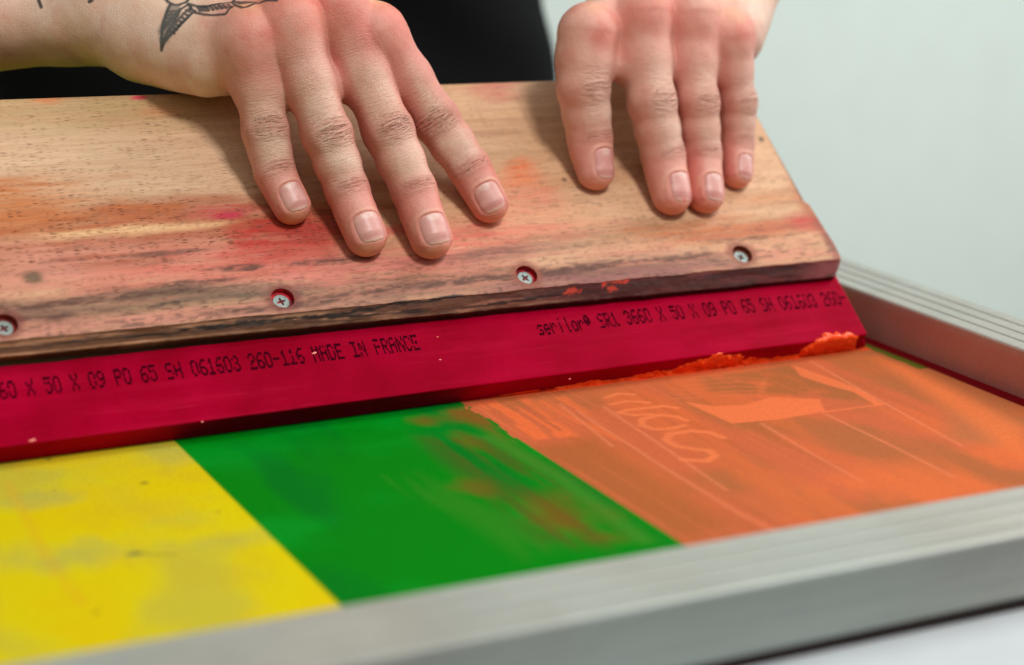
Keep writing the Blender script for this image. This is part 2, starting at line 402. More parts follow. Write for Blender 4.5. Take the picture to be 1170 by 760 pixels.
org = mix(org, lin(255, 118, 62), .9 * softpoly(X, Y, [(545, 461), (602, 455), (660, 498), (612, 503), (580, 486)], 2) * sstep(.38, .5, fbm(X * .45, Y * .03, 60)))
org = mix(org, lin(250, 118, 62), .7 * softpoly(X, Y, [(612, 458), (650, 452), (710, 505), (676, 500)], 2) * sstep(.42, .55, fbm(X * .5, Y * .03, 62)))
org = mix(org, lin(255, 128, 68), .8 * softpoly(X, Y, [(1000, 408), (1040, 420), (1175, 490), (1175, 530), (1060, 450)], 6))
org = mix(org, lin(248, 118, 60), .6 * softpoly(X, Y, [(900, 560), (960, 540), (1170, 500), (1170, 560), (1000, 588)], 9) * sstep(.3, .6, fbm(X * .05, Y * .03, 64)))
gh = lin(255, 126, 74)
org = mix(org, gh, .9 * softpoly(X, Y, [(781, 459), (815, 464), (850, 463), (880, 454), (936, 456), (943, 470), (893, 479), (836, 484)], .7))
org = mix(org, gh, .85 * softpoly(X, Y, [(905, 417), (960, 436), (985, 446), (1010, 463), (1000, 463), (975, 448), (945, 440), (915, 430)], .7))
org = mix(org, gh, .8 * np.exp(-(polyline_d(X, Y, [flat(940, 471), flat(1008, 462)]) / .8) ** 2))
for ln_ in ([(660, 470), (760, 535), (850, 590), (960, 640)], [(690, 465), (760, 512), (830, 560)], [(870, 484), (930, 520), (985, 550)], [(943, 473), (1010, 505), (1090, 545)], [(925, 412), (1000, 455), (1100, 510)], [(640, 462), (700, 510)]):
    org = mix(org, lin(248, 138, 92), .7 * np.exp(-(polyline_d(X, Y, [flat(*p) for p in ln_]) / .65) ** 2))
zz = lambda p: flat(660 + p[0] / 5.313, 430 + p[1] / 5.313)
for pts, wd in (([(880, 372), (800, 340), (690, 332), (560, 350), (535, 385), (600, 425), (700, 440), (800, 452), (836, 484), (780, 515), (640, 506)], 1.6),
                ([(660, 268), (600, 245), (500, 235), (390, 260), (390, 300), (470, 322), (570, 318), (640, 300)], 1.4),
                ([(600, 192), (520, 180), (440, 190), (300, 205), (250, 222), (340, 236), (450, 232)], 1.3),
                ([(430, 160), (300, 150), (200, 172)], 1.2), ([(340, 112), (250, 104), (170, 130)], 1.2)):
    org = mix(org, lin(255, 132, 78), .85 * np.exp(-(polyline_d(X, Y, [zz(p) for p in pts]) / wd) ** 4))
for k in range(5):
    yy = [(790 - k * 6, 436 + k * 5), (840, 431 + k * 5.2), (875, 434 + k * 4.4), (868, 440 + k * 3.5)]
    org = mix(org, lin(236, 120, 68), .6 * np.exp(-(polyline_d(X, Y, [flat(*p) for p in yy]) / .7) ** 2))
e1 = 161.0 + .5 * (fbm(Y * .1, Y * 0, 71) - .5); e2 = 262.6 + .7 * (fbm(Y * .15, Y * 0, 72) - .5) + 9 * sstep(500, 535, Y) * (fbm(Y * .12, X * .5, 73) - .62)
org = mix(org, lin(176, 104, 70), .22 + .25 * (fbm(X * .04, Y * .03, 66) - .5))
col = np.where((X < e1)[..., None], yel, np.where((X < e2)[..., None], grn, org))
red_edge = 439.2 + 1.2 * (fbm(Y * .03, X * 0, 75) - .5)
col = mix(col, lin(70, 96, 26), sstep(434.5, 436.5, X + 1.5 * (fbm(Y * .2, X * .1, 76) - .5)) * (Y > 526) * .9)
yc = SQ_O[1] + (X - SQ_O[0]) * math.tan(g)
col = mix(col, lin(255, 76, 34), .8 * sstep(262, 300, X) * (X < 436) * (1 - sstep(.5, 4.5 , yc - Y + 3.0 * (fbm(X * .15, Y * .1, 78) - .5))) * (yc > Y - 3))
col = mix(col, lin(98, 4, 12), sstep(-.5, .5, X - red_edge))
sh = mesh_obj('mesh_sheet', np.stack([X, Y, 0 * X + .02], -1).reshape(-1, 3), grid_faces(len(xs), len(ys)), M_sheet, fr, colors=col.reshape(-1, 3) * np.where(X < e1, .86, np.where(X < e2, .76, .82)).reshape(-1, 1))

# ------------------------------------------------------------------ squeegee
Msq = Matrix.Identity(4)
for i in range(3):
    for j in range(3): Msq[i][j] = SQ_M[j][i]
    Msq[i][3] = SQ_O[i] * MM
sq = empty('squeegee', 'long wooden handled squeegee with crimson blade, held down on the inked screen by both hands', 'squeegee', Msq)

# --- blade
BX0, BX1, BH, BT = -260., 325.5, 36., 9.4
def blade_mesh():
    prof = [(BH, 0), (1.2, 0), (.35, .06), (.0, .4), (0, 2.5), (0, 5), (0, BT - .55), (.08, BT - .22), (.22, BT - .08), (.55, BT), (6, BT), (14, BT), (22, BT), (BH, BT)]
    us = np.concatenate([np.linspace(BX0, BX1 - 2, 90), [BX1 - 1, BX1 - .4, BX1]])
    V = []
    for u in us:
        for (y, z) in prof:
            x = u; e = max(0, u - (BX1 - 2)) / 2
            rr = .5 * (1 - math.sqrt(max(0, 1 - e * e)))
            zz_ = z + (rr if z < BT / 2 else -rr); yy = y + (rr if y < 2 else 0)
            if u > BX1 - 2 and z < BT / 2: x += 4.5 * e * (1 - z / (BT / 2)) * (1 - sstep(0, 30, y))
            V.append((x, yy, zz_))
    F = [tuple(f) for f in grid_faces(len(us), len(prof), True)]
    n = len(prof); F.append(tuple(range(n))[::-1]); F.append(tuple(range((len(us) - 1) * n, len(us) * n)))
    return V, F
V, F = blade_mesh()
bl = mesh_obj('blade', V, F, M_blade, sq, smooth=False)

# --- printed text on the blade (5 x 7 dot characters)
FONT = {'0': "01110 10001 10001 10001 10001 10001 01110", '1': "00100 01100 00100 00100 00100 00100 11111", '2': "01110 10001 00001 00110 01000 10000 11111",
 '3': "01110 10001 00001 00110 00001 10001 01110", '5': "11111 10000 11110 00001 00001 10001 01110", '6': "00111 01000 10000 11110 10001 10001 01110",
 '9': "01110 10001 10001 01111 00001 00010 11100", 'X': "10001 10001 01010 00100 01010 10001 10001", 'P': "11110 10001 10001 11110 10000 10000 10000",
 'O': "01110 10001 10001 10001 10001 10001 01110", 'S': "01111 10000 10000 01110 00001 00001 11110", 'H': "10001 10001 10001 11111 10001 10001 10001",
 'M': "10001 11011 10101 10101 10001 10001 10001", 'A': "01110 10001 10001 11111 10001 10001 10001", 'D': "11110 10001 10001 10001 10001 10001 11110",
 'E': "11111 10000 10000 11110 10000 10000 11111", 'I': "11111 00100 00100 00100 00100 00100 11111", 'N': "10001 11001 10101 10101 10011 10001 10001",
 'F': "11111 10000 10000 11110 10000 10000 10000", 'R': "11110 10001 10001 11110 10100 10010 10001", 'C': "01110 10001 10000 10000 10000 10001 01110",
 '-': "00000 00000 00000 11111 00000 00000 00000", 's': "00000 00000 01111 10000 01110 00001 11110", 'e': "00000 00000 01110 10001 11111 10000 01110",
 'r': "00000 00000 10110 11001 10000 10000 10000", 'i': "00100 00000 00100 00100 00100 00100 00100", 'l': "00100 00100 00100 00100 00100 00100 00110",
 'o': "00000 00000 01110 10001 10001 10001 01110", '®': "01110 11111 11011 11111 01110 00000 00000"}
def text_mesh(s, x_at, y_base, pitch, height):
    V, F = [], []
    cw, rh = pitch / 6.1, height / 7
    for i, ch in enumerate(s):
        if ch == ' ': continue
        x0 = x_at + i * pitch
        if x0 < -60 or x0 > 324: continue
        for r, row in enumerate(FONT[ch].split()):
            for c_, b in enumerate(row):
                if b != '1' or rng.random() < .05: continue
                cx = x0 + (c_ + .5) * cw + rng.normal(0, .04); cy = y_base(cx) + height - (r + .5) * rh + rng.normal(0, .05)
                if cx > 324: continue
                hx, hy = cw * .66 * rng.uniform(.8, 1.15), rh * .62 * rng.uniform(.8, 1.15)
                k = len(V); z = BT + .03 + rng.uniform(0, .01)
                for q in range(8):
                    a = q * math.pi / 4 + .39; V.append((cx + hx * math.cos(a) * 1.05, cy + hy * math.sin(a) * 1.05, z))
                V.append((cx, cy, z + .015))
                F += [(k + q, k + (q + 1) % 8, k + 8) for q in range(8)]
    return V, F
yb = lambda x: 17.0 - 2.4 * float(sstep(230, 335, x))
FULL = "serilor® SR1 3660 X 50 X 09 PO 65 SH 061603 260-116 MADE IN FRANCE"
V1, F1 = text_mesh(FULL, 145.2 - len(FULL) * 2.79, yb, 2.79, 6.4)
V2, F2 = text_mesh(FULL, 190.6, yb, 2.79, 6.4)
k = len(V1)
tx = mesh_obj('printed_text', V1 + V2, F1 + [tuple(i + k for i in f) for f in F2], M_print, bl, smooth=False)

# --- wet ink along the blade's working edge
def ink_mesh():
    U, Vv = np.meshgrid(np.arange(150, 326.5, .45), np.linspace(0, 1, 24), indexing='ij')
    up = Vv * (BT + 3.0)                                  # 0 at the screen, BT = front lower edge, then up the face
    pxs = np.interp(U, [150, 326], [0, 1]) * 0
    # how high the ink climbs, as a function of x
    hmax = np.interp(U, [150, 190, 200, 206, 216, 228, 240, 246, 256, 262, 272, 284, 295, 299, 303, 312, 318, 321, 324], [0, .4, 1.6, 2.4, 1.4, 2.2, 3.2, 5.6, 8.8, 9.2, 3.8, 1.8, 2.2, 7.0, 11.0, 11.8, 11.4, 9.3, .0])
    ragged = (fbm(U * .5, up * .6, 91, 3) - .45) * 4.5 * sstep(0, 3, hmax)
    hh = hmax + ragged
    t = np.clip((hh - up) / 1.2, 0, 1)
    holes = sstep(.30, .42, fbm(U * .55, up * .8, 93) + .25 * sstep(295, 302, U) + .3 * (1 - sstep(0, 1.6, up)))
    t = np.where(up < 1.3, np.maximum(t * holes, sstep(0, 1, hmax) * sstep(.3, .45, fbm(U * .2, up * 0, 97))), t * holes)
    lump = .35 + 1.8 * fbm(U * .40, up * .6, 95, 2) ** 2 + .6 * (1 - sstep(0, 2, up))
    dz = t * lump * .95 - .12
    # on the end face: normal is -y; beyond the edge: normal is +z
    yv = np.where(up < BT, -dz, np.maximum(up - BT, 0) + .0)
    zv = np.where(up < BT, up, BT + dz)
    rim = np.clip(1 - np.abs(up - BT) / .6, 0, 1)
    P = np.stack([U, yv - rim * .05, zv + rim * .05], -1)
    nu, nv = U.shape; Fq = grid_faces(nu, nv)[:, ::-1]
    keep = (t.reshape(-1)[Fq] > .02).any(1); Fq = Fq[keep]
    used = np.unique(Fq); rm = -np.ones(nu * nv, int); rm[used] = np.arange(len(used))
    return P.reshape(-1, 3)[used], rm[Fq]
V, F = ink_mesh()
mesh_obj('wet_ink', V, F, M_ink, bl)
def specks(lst, zf):
    V, F = [], []
    for (x, y, r) in lst:
        k = len(V); z = zf(x, y)
        for ring, (rr, hz) in enumerate(((1, -.05), (.8, .22), (.4, .36))):
            for q in range(10):
                a = q * math.pi / 5; wob_ = 1 + .25 * math.sin(a * 2 + x * 5)
                V.append((x + r * rr * wob_ * math.cos(a) * 1.3, y + r * rr * wob_ * math.sin(a) * .7, z + hz * r))
        V.append((x, y, z + .4 * r))
        for ring in range(2):
            for q in range(10): F.append((k + ring * 10 + q, k + ring * 10 + (q + 1) % 10, k + ring * 10 + 10 + (q + 1) % 10, k + ring * 10 + 10 + q))
        for q in range(10): F.append((k + 20 + q, k + 20 + (q + 1) % 10, k + 30))
    return V, F
sp = [(loc(37, 504, 9.4)[0], 1.0, .8), (*loc(359, 403.5, 9.4)[:2], .7), (*loc(231, 482, 9.4)[:2], .35), (*loc(503, 411, 9.4)[:2], .35), (*loc(651, 433, 9.4)[:2], .35), (*loc(500, 385, 9.4)[:2], .3)]
M_speck = mat_simple('dried_ink_specks', lin(245, 130, 120), rough=.3, nscale=1.)
for q in sp:
    V, F = specks([q], lambda x, y: BT); mesh_obj('dried_speck', V, F, M_speck, bl)

# --- wooden handle
CELL = .75
SCREWS = [7.5, 99.0, 190.5, 282.0]; SY = 39.4; HR = 3.95; HD = 2.3
WX0, WTOP, WZF, WZB = -262.5, 132.9, 17.4, -8.0
# right-hand outline of the board with its chipped notch
_ye = [20, 28.8, 31, 34.6, 40.9, 50.6, 60.6, 61.6, 63.2, 73, 90, 133]
_xe = [321.5, 322.3, 324.0, 325.4, 325.6, 324.6, 323.8, 322.2, 321.4, 321.3, 321.5, 321.0]
def xend(y): return np.interp(y, _ye, _xe)
def wood_color(x, y, cham):
    """pigment and stains on the face; x along, y up the board (mm)"""
    c = np.zeros(x.shape + (3,)) + lin(210, 165, 126)
    fl = .30 + 0 * x
    c = mix(c, lin(218, 178, 144), .7 * sstep(.45, .7, fbm(x * .012, y * .06, 101)))
    c = mix(c, lin(188, 138, 102), .6 * sstep(.5, .72, fbm(x * .01, y * .12, 103)))
    def b(px, rx, ry, col, a, seed=1, amp=.55, s=(.05, .22), soft=.4):
        nonlocal c
        cx, cy = wl(*px)
        m = a * blob2(x, y, (cx, cy), rx * 1.05, ry * 1.1, seed, amp * 1.3, s, soft * 1.6)
        if rx > 4: m = m * (.45 + .8 * sstep(.25, .7, fbm(x * .06 + seed, y * 1.1, seed + 300))) * (.7 + .45 * fbm(x * .5, y * .9, seed + 400))
        m = np.clip(m * 1.3, 0, 1)
        c = mix(c, lin(col), m); return m
    b((60, 130), 45, 10, (196, 168, 120), .45, 2); b((170, 120), 25, 6, (190, 160, 110), .4, 3); b((60, 190), 50, 12, (222, 186, 152), .6, 4)
    b((200, 200), 40, 12, (220, 182, 150), .5, 5)
    m1 = b((60, 268), 60, 10, (168, 92, 50), .95, 6, .45); m2 = b((230, 262), 45, 9, (176, 92, 58), .9, 7, .5)
    m3 = b((20, 225), 26, 7, (204, 122, 66), .65, 8); b((60, 250), 40, 4, (206, 120, 64), .5, 61)
    fl = np.clip(fl + .75 * m1 + .75 * m2 + .4 * m3 + .25 * sstep(70, 100, y) * 0 + .25 * (1 - sstep(40, 150, x)), 0, 1)
    b((90, 268), 40, 2.2, (236, 190, 140), .6, 9); b((40, 310), 55, 9, (208, 138, 114), .85, 10, .4); b((180, 305), 45, 8, (210, 140, 120), .8, 11, .45)
    b((130, 300), 16, 3, (170, 90, 60), .7, 12); b((210, 318), 30, 6, (214, 120, 100), .6, 13)
    b((330, 278), 16, 11, (186, 48, 36), 1.0, 14, .6, (.12, .2)); b((300, 296), 24, 6, (202, 84, 70), .6, 15, .7); b((370, 262), 20, 9, (176, 70, 50), .6, 16)
    b((255, 240), 10, 2.4, (208, 70, 80), .55, 17); b((258, 247), 4, 1.2, (198, 40, 70), .7, 18)
    b((157, 113), 2.6, .8, (222, 60, 90), .8, 19, .3); b((52, 118), 5, 2, (224, 130, 80), .5, 20); b((180, 127), 8, 3, (216, 130, 90), .3, 20)
    b((555, 102), 10, 5, (206, 120, 104), .55, 21, .8); b((420, 312), 45, 7, (214, 128, 112), .8, 22); b((560, 265), 40, 7, (222, 120, 104), .7, 23)
    b((600, 275), 24, 3, (212, 90, 84), .6, 24); b((592, 192), 7, 5, (232, 122, 74), .75, 25, .7); b((598, 215), 12, 7, (226, 132, 92), .5, 26)
    b((600, 232), 14, 5, (220, 120, 104), .5, 27); b((650, 250), 32, 8, (216, 160, 122), .5, 28); b((690, 268), 30, 4, (150, 122, 90), .5, 29)
    b((520, 315), 30, 4.5, (148, 104, 78), .7, 30); b((560, 290), 28, 2.2, (120, 78, 66), .6, 31); b((660, 313), 26, 2.4, (128, 84, 64), .8, 32)
    b((720, 290), 36, 6, (206, 150, 122), .6, 33); b((800, 265), 26, 6, (190, 116, 74), .7, 34); b((870, 262), 26, 3, (186, 104, 66), .7, 35)
    b((760, 305), 28, 3, (146, 96, 82), .6, 36); b((905, 258), 20, 3, (188, 104, 70), .6, 37); b((890, 285), 22, 5, (222, 148, 120), .6, 38)
    b((920, 252), 7, 3.6, (196, 70, 64), .7, 39, .7); b((880, 225), 18, 3.5, (204, 138, 92), .5, 40)
    c = mix(c, lin(172, 92, 58), .8 * sstep(316.5, 323.0, x + 1.6 * fbm(y * .3, x * .2, 45)) * sstep(34, 60, y) * (1 - sstep(64, 80, y)))
    c = mix(c, lin(190, 122, 80), .6 * sstep(318.5, 322, x) * sstep(62, 76, y))
    c = mix(c, lin(122, 44, 44), .75 * sstep(320.5, 323.5, x + 1.5 * fbm(y * .4, x * .3, 47)) * (1 - sstep(44, 60, y)))
    b((867, 157), 1.0, 1.0, (40, 34, 30), .95, 41, .2); b((643, 205), .9, .8, (90, 66, 48), .7, 42, .2)
    # grime band above the chamfer
    grime = sstep(50, 40, y + 10 * (fbm(x * .02, y * .1, 111) - .5)) if False else 1 - sstep(38, 47, y + 12 * (fbm(x * .015, y * .12, 111) - .5))
    gfade = np.interp(x, [-60, 0, 110, 150, 200, 260, 300], [.7, .7, .8, .7, .75, .5, .15])
    gm = grime * gfade * 1.15 * (.45 + .55 * sstep(.35, .6, fbm(x * .08, y * .5, 113)))
    c = mix(c, lin(122, 84, 68), np.clip(gm, 0, 1))
    c = mix(c, lin(196, 124, 102), .6 * sstep(.52, .66, fbm(x * .03, y * .4, 115)) * (1 - sstep(44, 52, y)))
    b((60, 350), 60, 3.6, (140, 100, 82), .75, 43, .5); b((215, 335), 28, 4, (122, 96, 72), .65, 44, .6); b((120, 372), 60, 3.2, (206, 138, 118), .75, 46, .4)
    b((275, 333), 18, 3, (100, 84, 66), .6, 47, .6); b((420, 345), 60, 4, (176, 122, 100), .6, 48, .5); b((700, 318), 40, 3, (150, 92, 88), .6, 49)
    fleck2 = vnoise(x * .5, y * 2.6, 117) * vnoise(x * .18, y * 1.1, 118)
    c = mix(c, lin(96, 66, 52), .6 * sstep(.36, .55, fleck2) * (1 - sstep(38, 56, y)))
    for k_, (px, rx, ry, a_) in enumerate((((80, 345), 40, 1.3, .8), ((30, 365), 26, 1.0, .7), ((300, 352), 30, 1.2, .7), ((520, 322), 40, 1.2, .8), ((640, 308), 22, 1.2, .8), ((450, 332), 26, .9, .6), ((760, 296), 30, 1.0, .6), ((150, 292), 20, .8, .5), ((350, 300), 22, 1.3, .7), ((250, 320), 16, 1.0, .6), ((850, 272), 18, .9, .5))):
        cx, cy = wl(*px); m = a_ * blob2(x, y, (cx, cy), rx, ry, 500 + k_, 1.3, (.12, .5), .5)
        c = mix(c, lin(92, 56, 44), np.clip(m * (.5 + .9 * sstep(.3, .6, fbm(x * .3, y * 1.8, 520 + k_))), 0, .9))
    c = mix(c, lin(120, 84, 64), .35 * sstep(.66, .74, fbm(x * .25, y * 1.6, 540)) * sstep(30, 60, 140 - y))
    # black cracks
    cr = polyline_d(x, y, [wl(160, 351), wl(178, 349), wl(205, 345)])
    c = mix(c, lin(28, 24, 24), .95 * (1 - sstep(.25, .95, cr + .35 * fbm(x * 1.2, y * 1.2, 119) + .35 * np.abs(x - wl(185, 348)[0]) / 7)))
    b((36, 318), 3.0, 2.2, (128, 96, 68), .7, 50, .3); b((107 / 2.92, 250 + 195 / 2.92), 2.2, 1.6, (118, 92, 70), .7, 51, .3)
    for sx in SCREWS:
        q = np.hypot(x - sx, (y - SY))
        ring = (1 - sstep(4.2, 7.5, q + 2.5 * (fbm(x * .5, y * .5, 121) - .5)))
        c = mix(c, lin(120, 52, 44), .75 * ring)
        if sx > 150: c = mix(c, lin(176, 106, 72), .3 * ring)
    # inside the chamfer (cham = 0 front face, 0..1 down the chamfer, >1 below)
    k = sstep(0.0, .12, cham)
    cc = np.zeros(x.shape + (3,)) + lin(114, 76, 60)
    cc = mix(cc, lin(190, 138, 112), .8 * sstep(.5, .66, fbm(x * .04, cham * 3, 131)))
    cc = mix(cc, lin(70, 32, 38), .9 * sstep(150, 215, x))
    cc = mix(cc, lin(130, 66, 70), .6 * sstep(.5, .7, fbm(x * .05, cham * 3, 133)) * sstep(150, 215, x))
    cc = mix(cc, lin(170, 92, 96), .6 * sstep(300, 318, x))
    dark = .75 * fbm(x * .09, cham * 3 + .3, 135) + .42 * np.exp(-((cham - .66 + .3 * (vnoise(x * .03, x * 0, 137) - .5)) / .09) ** 2)
    cc = mix(cc, lin(42, 36, 36), .9 * sstep(.62, .70, dark) * sstep(14, 30, x) * (1 - sstep(195, 225, x)))
    cc = mix(cc, lin(70, 50, 50), .7 * sstep(.55, .75, fbm(x * .12, cham * 5, 139)))
    for (px, r) in (((705, 314), 3.4), ((702, 326), 2.6), ((655, 330), 3.4), ((690, 321), 2.0)):
        cx = wl(*px)[0]; yy = np.clip((33.4 - wl(*px)[1]) / 4.6, .1, .95)
        cc = mix(cc, lin(226, 74, 54), .7 * (1 - sstep(.75, 1.05, np.hypot((x - cx) / r, (cham - yy) / .2) + 2.2 * (fbm(x * 1.1, cham * 7, 141) - .45))))
    cc = mix(cc, lin(214, 160, 128), .45 * np.exp(-((cham - .94) / .06) ** 2) * sstep(.35, .6, fbm(x * .06, x * 0, 143)) * (1 - sstep(180, 230, x)))
    # black streaks biting up from the chamfer into the face
    cham_all = np.where(cham > 0, cham * 4.9, -(y - 33.4))
    wav = 1.8 * (fbm(x * .12, x * 0, 145) - .5) + np.interp(x, [60, 100, 118, 128, 145, 165], [2.6, 2.2, 2.2, 1.6, .7, .2])
    bs = (1 - sstep(.35, 1.1, np.abs(cham_all - wav) + 1.2 * (fbm(x * .35, cham_all * .6, 147) - .35))) * sstep(56, 64, x) * (1 - sstep(160, 172, x))
    c = c * (1 - k[..., None]) + cc * k[..., None]
    c = mix(c, lin(34, 30, 32), .95 * bs)
    fl = fl * (1 - .7 * k)
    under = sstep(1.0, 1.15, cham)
    c = mix(c, lin(18, 8, 9), under * .96)  # shade under the lip, along with grime, painted near-black
    return c, fl

def wood_mesh():
    # profile parameter list: (y, z, cham)
    ysf = SY + CELL * np.arange(-8, int((WTOP - SY) / CELL) + 1)
    gx = CELL * np.arange(round(WX0 / CELL), round(321 / CELL) + 1)       # columns (fine)
    # 1) face grid
    nx, ny = len(gx), len(ysf)
    pts, cols, flk, faces = [], [], [], []
    X, Y = np.meshgrid(gx, ysf, indexing='ij')
    # stretch the last 10 mm to the outline
    def warp(X, Y):
        t = np.clip((X - 311) / 10, 0, 1); return X + t * (xend(Y) - 321)
    def rise(X, Y): return Y - .012 * (X - 130) * sstep(60, 133, Y)
    Xw = warp(X, Y)
    edge = np.clip((X - 319) / 2, 0, 1); Z = WZF - 1.0 * (1 - np.sqrt(np.clip(1 - edge ** 2, 0, 1)))
    Z = Z + .10 * (fbm(X * .02, Y * .15, 151) - .5) * sstep(30, 40, Y)
    top = np.clip((Y - (ysf[-1] - 3)) / 3, 0, 1); Z = Z - 1.6 * (1 - np.sqrt(np.clip(1 - top ** 2 * .98, 0, 1)))
    c, f = wood_color(Xw, Y, 0 * X)
    V = [np.stack([Xw, rise(X, Y), Z], -1).reshape(-1, 3)]; COL = [c.reshape(-1, 3)]; FL = [f.reshape(-1)]
    q = grid_faces(nx, ny)
    drop = np.zeros(len(q), bool)
    n0 = nx * ny
    cx = X[:-1, :-1].reshape(-1) + CELL / 2; cy = Y[:-1, :-1].reshape(-1) + CELL / 2
    extra = []
    base = n0
    H = 6
    for sx in SCREWS:
        drop |= (np.abs(cx - sx) < H * CELL) & (np.abs(cy - SY) < H * CELL)
        i0 = int(round((sx - gx[0]) / CELL)); j0 = 8
        ring = [(i0 - H + k, j0 - H) for k in range(2 * H)] + [(i0 + H, j0 - H + k) for k in range(2 * H)] + \
               [(i0 + H - k, j0 + H) for k in range(2 * H)] + [(i0 - H, j0 + H - k) for k in range(2 * H)]
        ids = [i * ny + j for i, j in ring]; n = len(ids)
        P0 = V[0][ids]; ang = np.arctan2(P0[:, 1] - SY, P0[:, 0] - sx)
        circ = np.stack([sx + HR * np.cos(ang), SY + HR * np.sin(ang)], -1)
        levels = []
        for t in (.5, .9): levels.append((np.c_[P0[:, :2] * (1 - t) + circ * t, P0[:, 2]], 0))
        levels.append((np.c_[sx + (circ[:, 0] - sx) * 1.0, SY + (circ[:, 1] - SY) * 1.0, np.full(n, WZF - .15)], .3))
        for dz in (.5, 1.0, 1.6, HD): levels.append((np.c_[circ, np.full(n, WZF - dz)], 1))
        for rr in (.75, .4): levels.append((np.c_[sx + (circ[:, 0] - sx) * rr, SY + (circ[:, 1] - SY) * rr, np.full(n, WZF - HD)], 1))
        prev = ids
        for P, red in levels:
            cc, ff = wood_color(P[:, 0], P[:, 1], 0 * P[:, 0])
            rn = fbm(ang * 2 + 9, P[:, 2] * 1.5, int(sx)); hot = {7.5: .35, 99.0: .9, 190.5: .65, 282.0: .1}[sx]
            rc = mix(mix(np.zeros((n, 3)) + lin(110, 60, 30), lin(120, 8, 24), np.full(n, min(1, hot * 1.6))), lin(214, 14, 38), hot * sstep(.35, .6, rn))
            cc = cc * (1 - red) + rc * red
            V.append(P); COL.append(cc); FL.append(ff * (1 - red))
            cur = list(range(base, base + n)); base += n
            extra += [(prev[k], prev[(k + 1) % n], cur[(k + 1) % n], cur[k]) for k in range(n)]
            prev = cur
        V.append(np.array([[sx, SY, WZF - HD]])); COL.append(lin(90, 10, 20)[None]); FL.append(np.zeros(1))
        extra += [(prev[k], prev[(k + 1) % n], base) for k in range(n)]; base += 1
    faces = [tuple(f) for f in q[~drop].tolist()] + extra
    # 2) the rest of the profile, from the bottom of the face round the back to its top
    prof = [(33.4, WZF, 0), (33.0, WZF - .15, .05)] + [(33.4 - 4.6 * t, WZF - 4.9 * t, t) for t in np.linspace(.1, .95, 12)] + \
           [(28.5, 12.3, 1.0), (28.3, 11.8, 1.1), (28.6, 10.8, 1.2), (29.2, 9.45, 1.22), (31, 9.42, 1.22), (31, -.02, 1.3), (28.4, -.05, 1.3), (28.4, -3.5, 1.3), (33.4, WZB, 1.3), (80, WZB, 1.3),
            (WTOP - 1.5, WZB, 1.3), (ysf[-1] + .1, WZB + 1.5, 1.3), (ysf[-1] + .4, 4, 1.3), (ysf[-1] + .4, 12, .0), (ysf[-1] + .25, WZF - 2.4, .0), (ysf[-1], float(Z[0, -1]), 0)]
    m = len(prof)
    Pc = np.array(prof); Xp, _ = np.meshgrid(gx, np.arange(m), indexing='ij'); Yp = np.broadcast_to(Pc[:, 0], Xp.shape); Zp = np.broadcast_to(Pc[:, 1], Xp.shape).copy(); Ch = np.broadcast_to(Pc[:, 2], Xp.shape).copy()
    edge = np.clip((Xp - 319) / 2, 0, 1); mid = (WZF + WZB) / 2
    Zp = np.where(Zp > 10, Zp - 1.0 * (1 - np.sqrt(np.clip(1 - edge ** 2, 0, 1))), Zp)
    chm = (Ch > .02) & (Ch < 1.25)
    Yp = Yp + np.where(chm, .9 * (fbm(Xp * .08, Ch * 1.5, 161) - .5) + .5 * (fbm(Xp * .5, Ch * 3, 163) - .5), 0)
    low = (Yp < 33.3) & (Zp > 9.6); adj = np.where(low, 1.5 * (1 - np.clip(Xp / 320, 0, 1)) * (33.4 - Yp) / 4.9, 0); Yp = Yp + adj
    Zp = Zp + np.where(low & (Zp > 11.5), adj, 0)
    Xq = warp(Xp, Yp)
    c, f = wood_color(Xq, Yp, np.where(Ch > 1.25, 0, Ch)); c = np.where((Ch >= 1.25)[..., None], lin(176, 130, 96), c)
    V.append(np.stack([Xq, rise(Xp, Yp), Zp], -1).reshape(-1, 3)); COL.append(c.reshape(-1, 3)); FL.append(f.reshape(-1))
    faces += [tuple(r) for r in (grid_faces(nx, m)[:, ::-1] + base).tolist()]
    # 3) end caps
    for side in (0, nx - 1):
        loop = [base + side * m + k for k in range(m)]
        face_side = [side * ny + j for j in range(ny)]
        poly = loop + face_side[::-1][1:-1]
        faces.append(tuple(poly if side else poly[::-1]))
    V = np.concatenate(V); COL = np.concatenate(COL); FL = np.concatenate(FL)
    return V, faces, COL, FL
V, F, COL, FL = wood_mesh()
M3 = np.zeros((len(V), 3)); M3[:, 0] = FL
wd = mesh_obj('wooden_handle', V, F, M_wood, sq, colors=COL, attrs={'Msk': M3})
bm_ = wd.data
import bmesh
bm = bmesh.new(); bm.from_mesh(bm_); bmesh.ops.remove_doubles(bm, verts=bm.verts, dist=.00004); bmesh.ops.recalc_face_normals(bm, faces=bm.faces); bm.to_mesh(bm_); bm.free()
for p in bm_.polygons: p.use_smooth = True
try: bm_.set_sharp_from_angle(angle=math.radians(34))
except Exception: pass
wd.rotation_euler = (0, 0, -WROT)

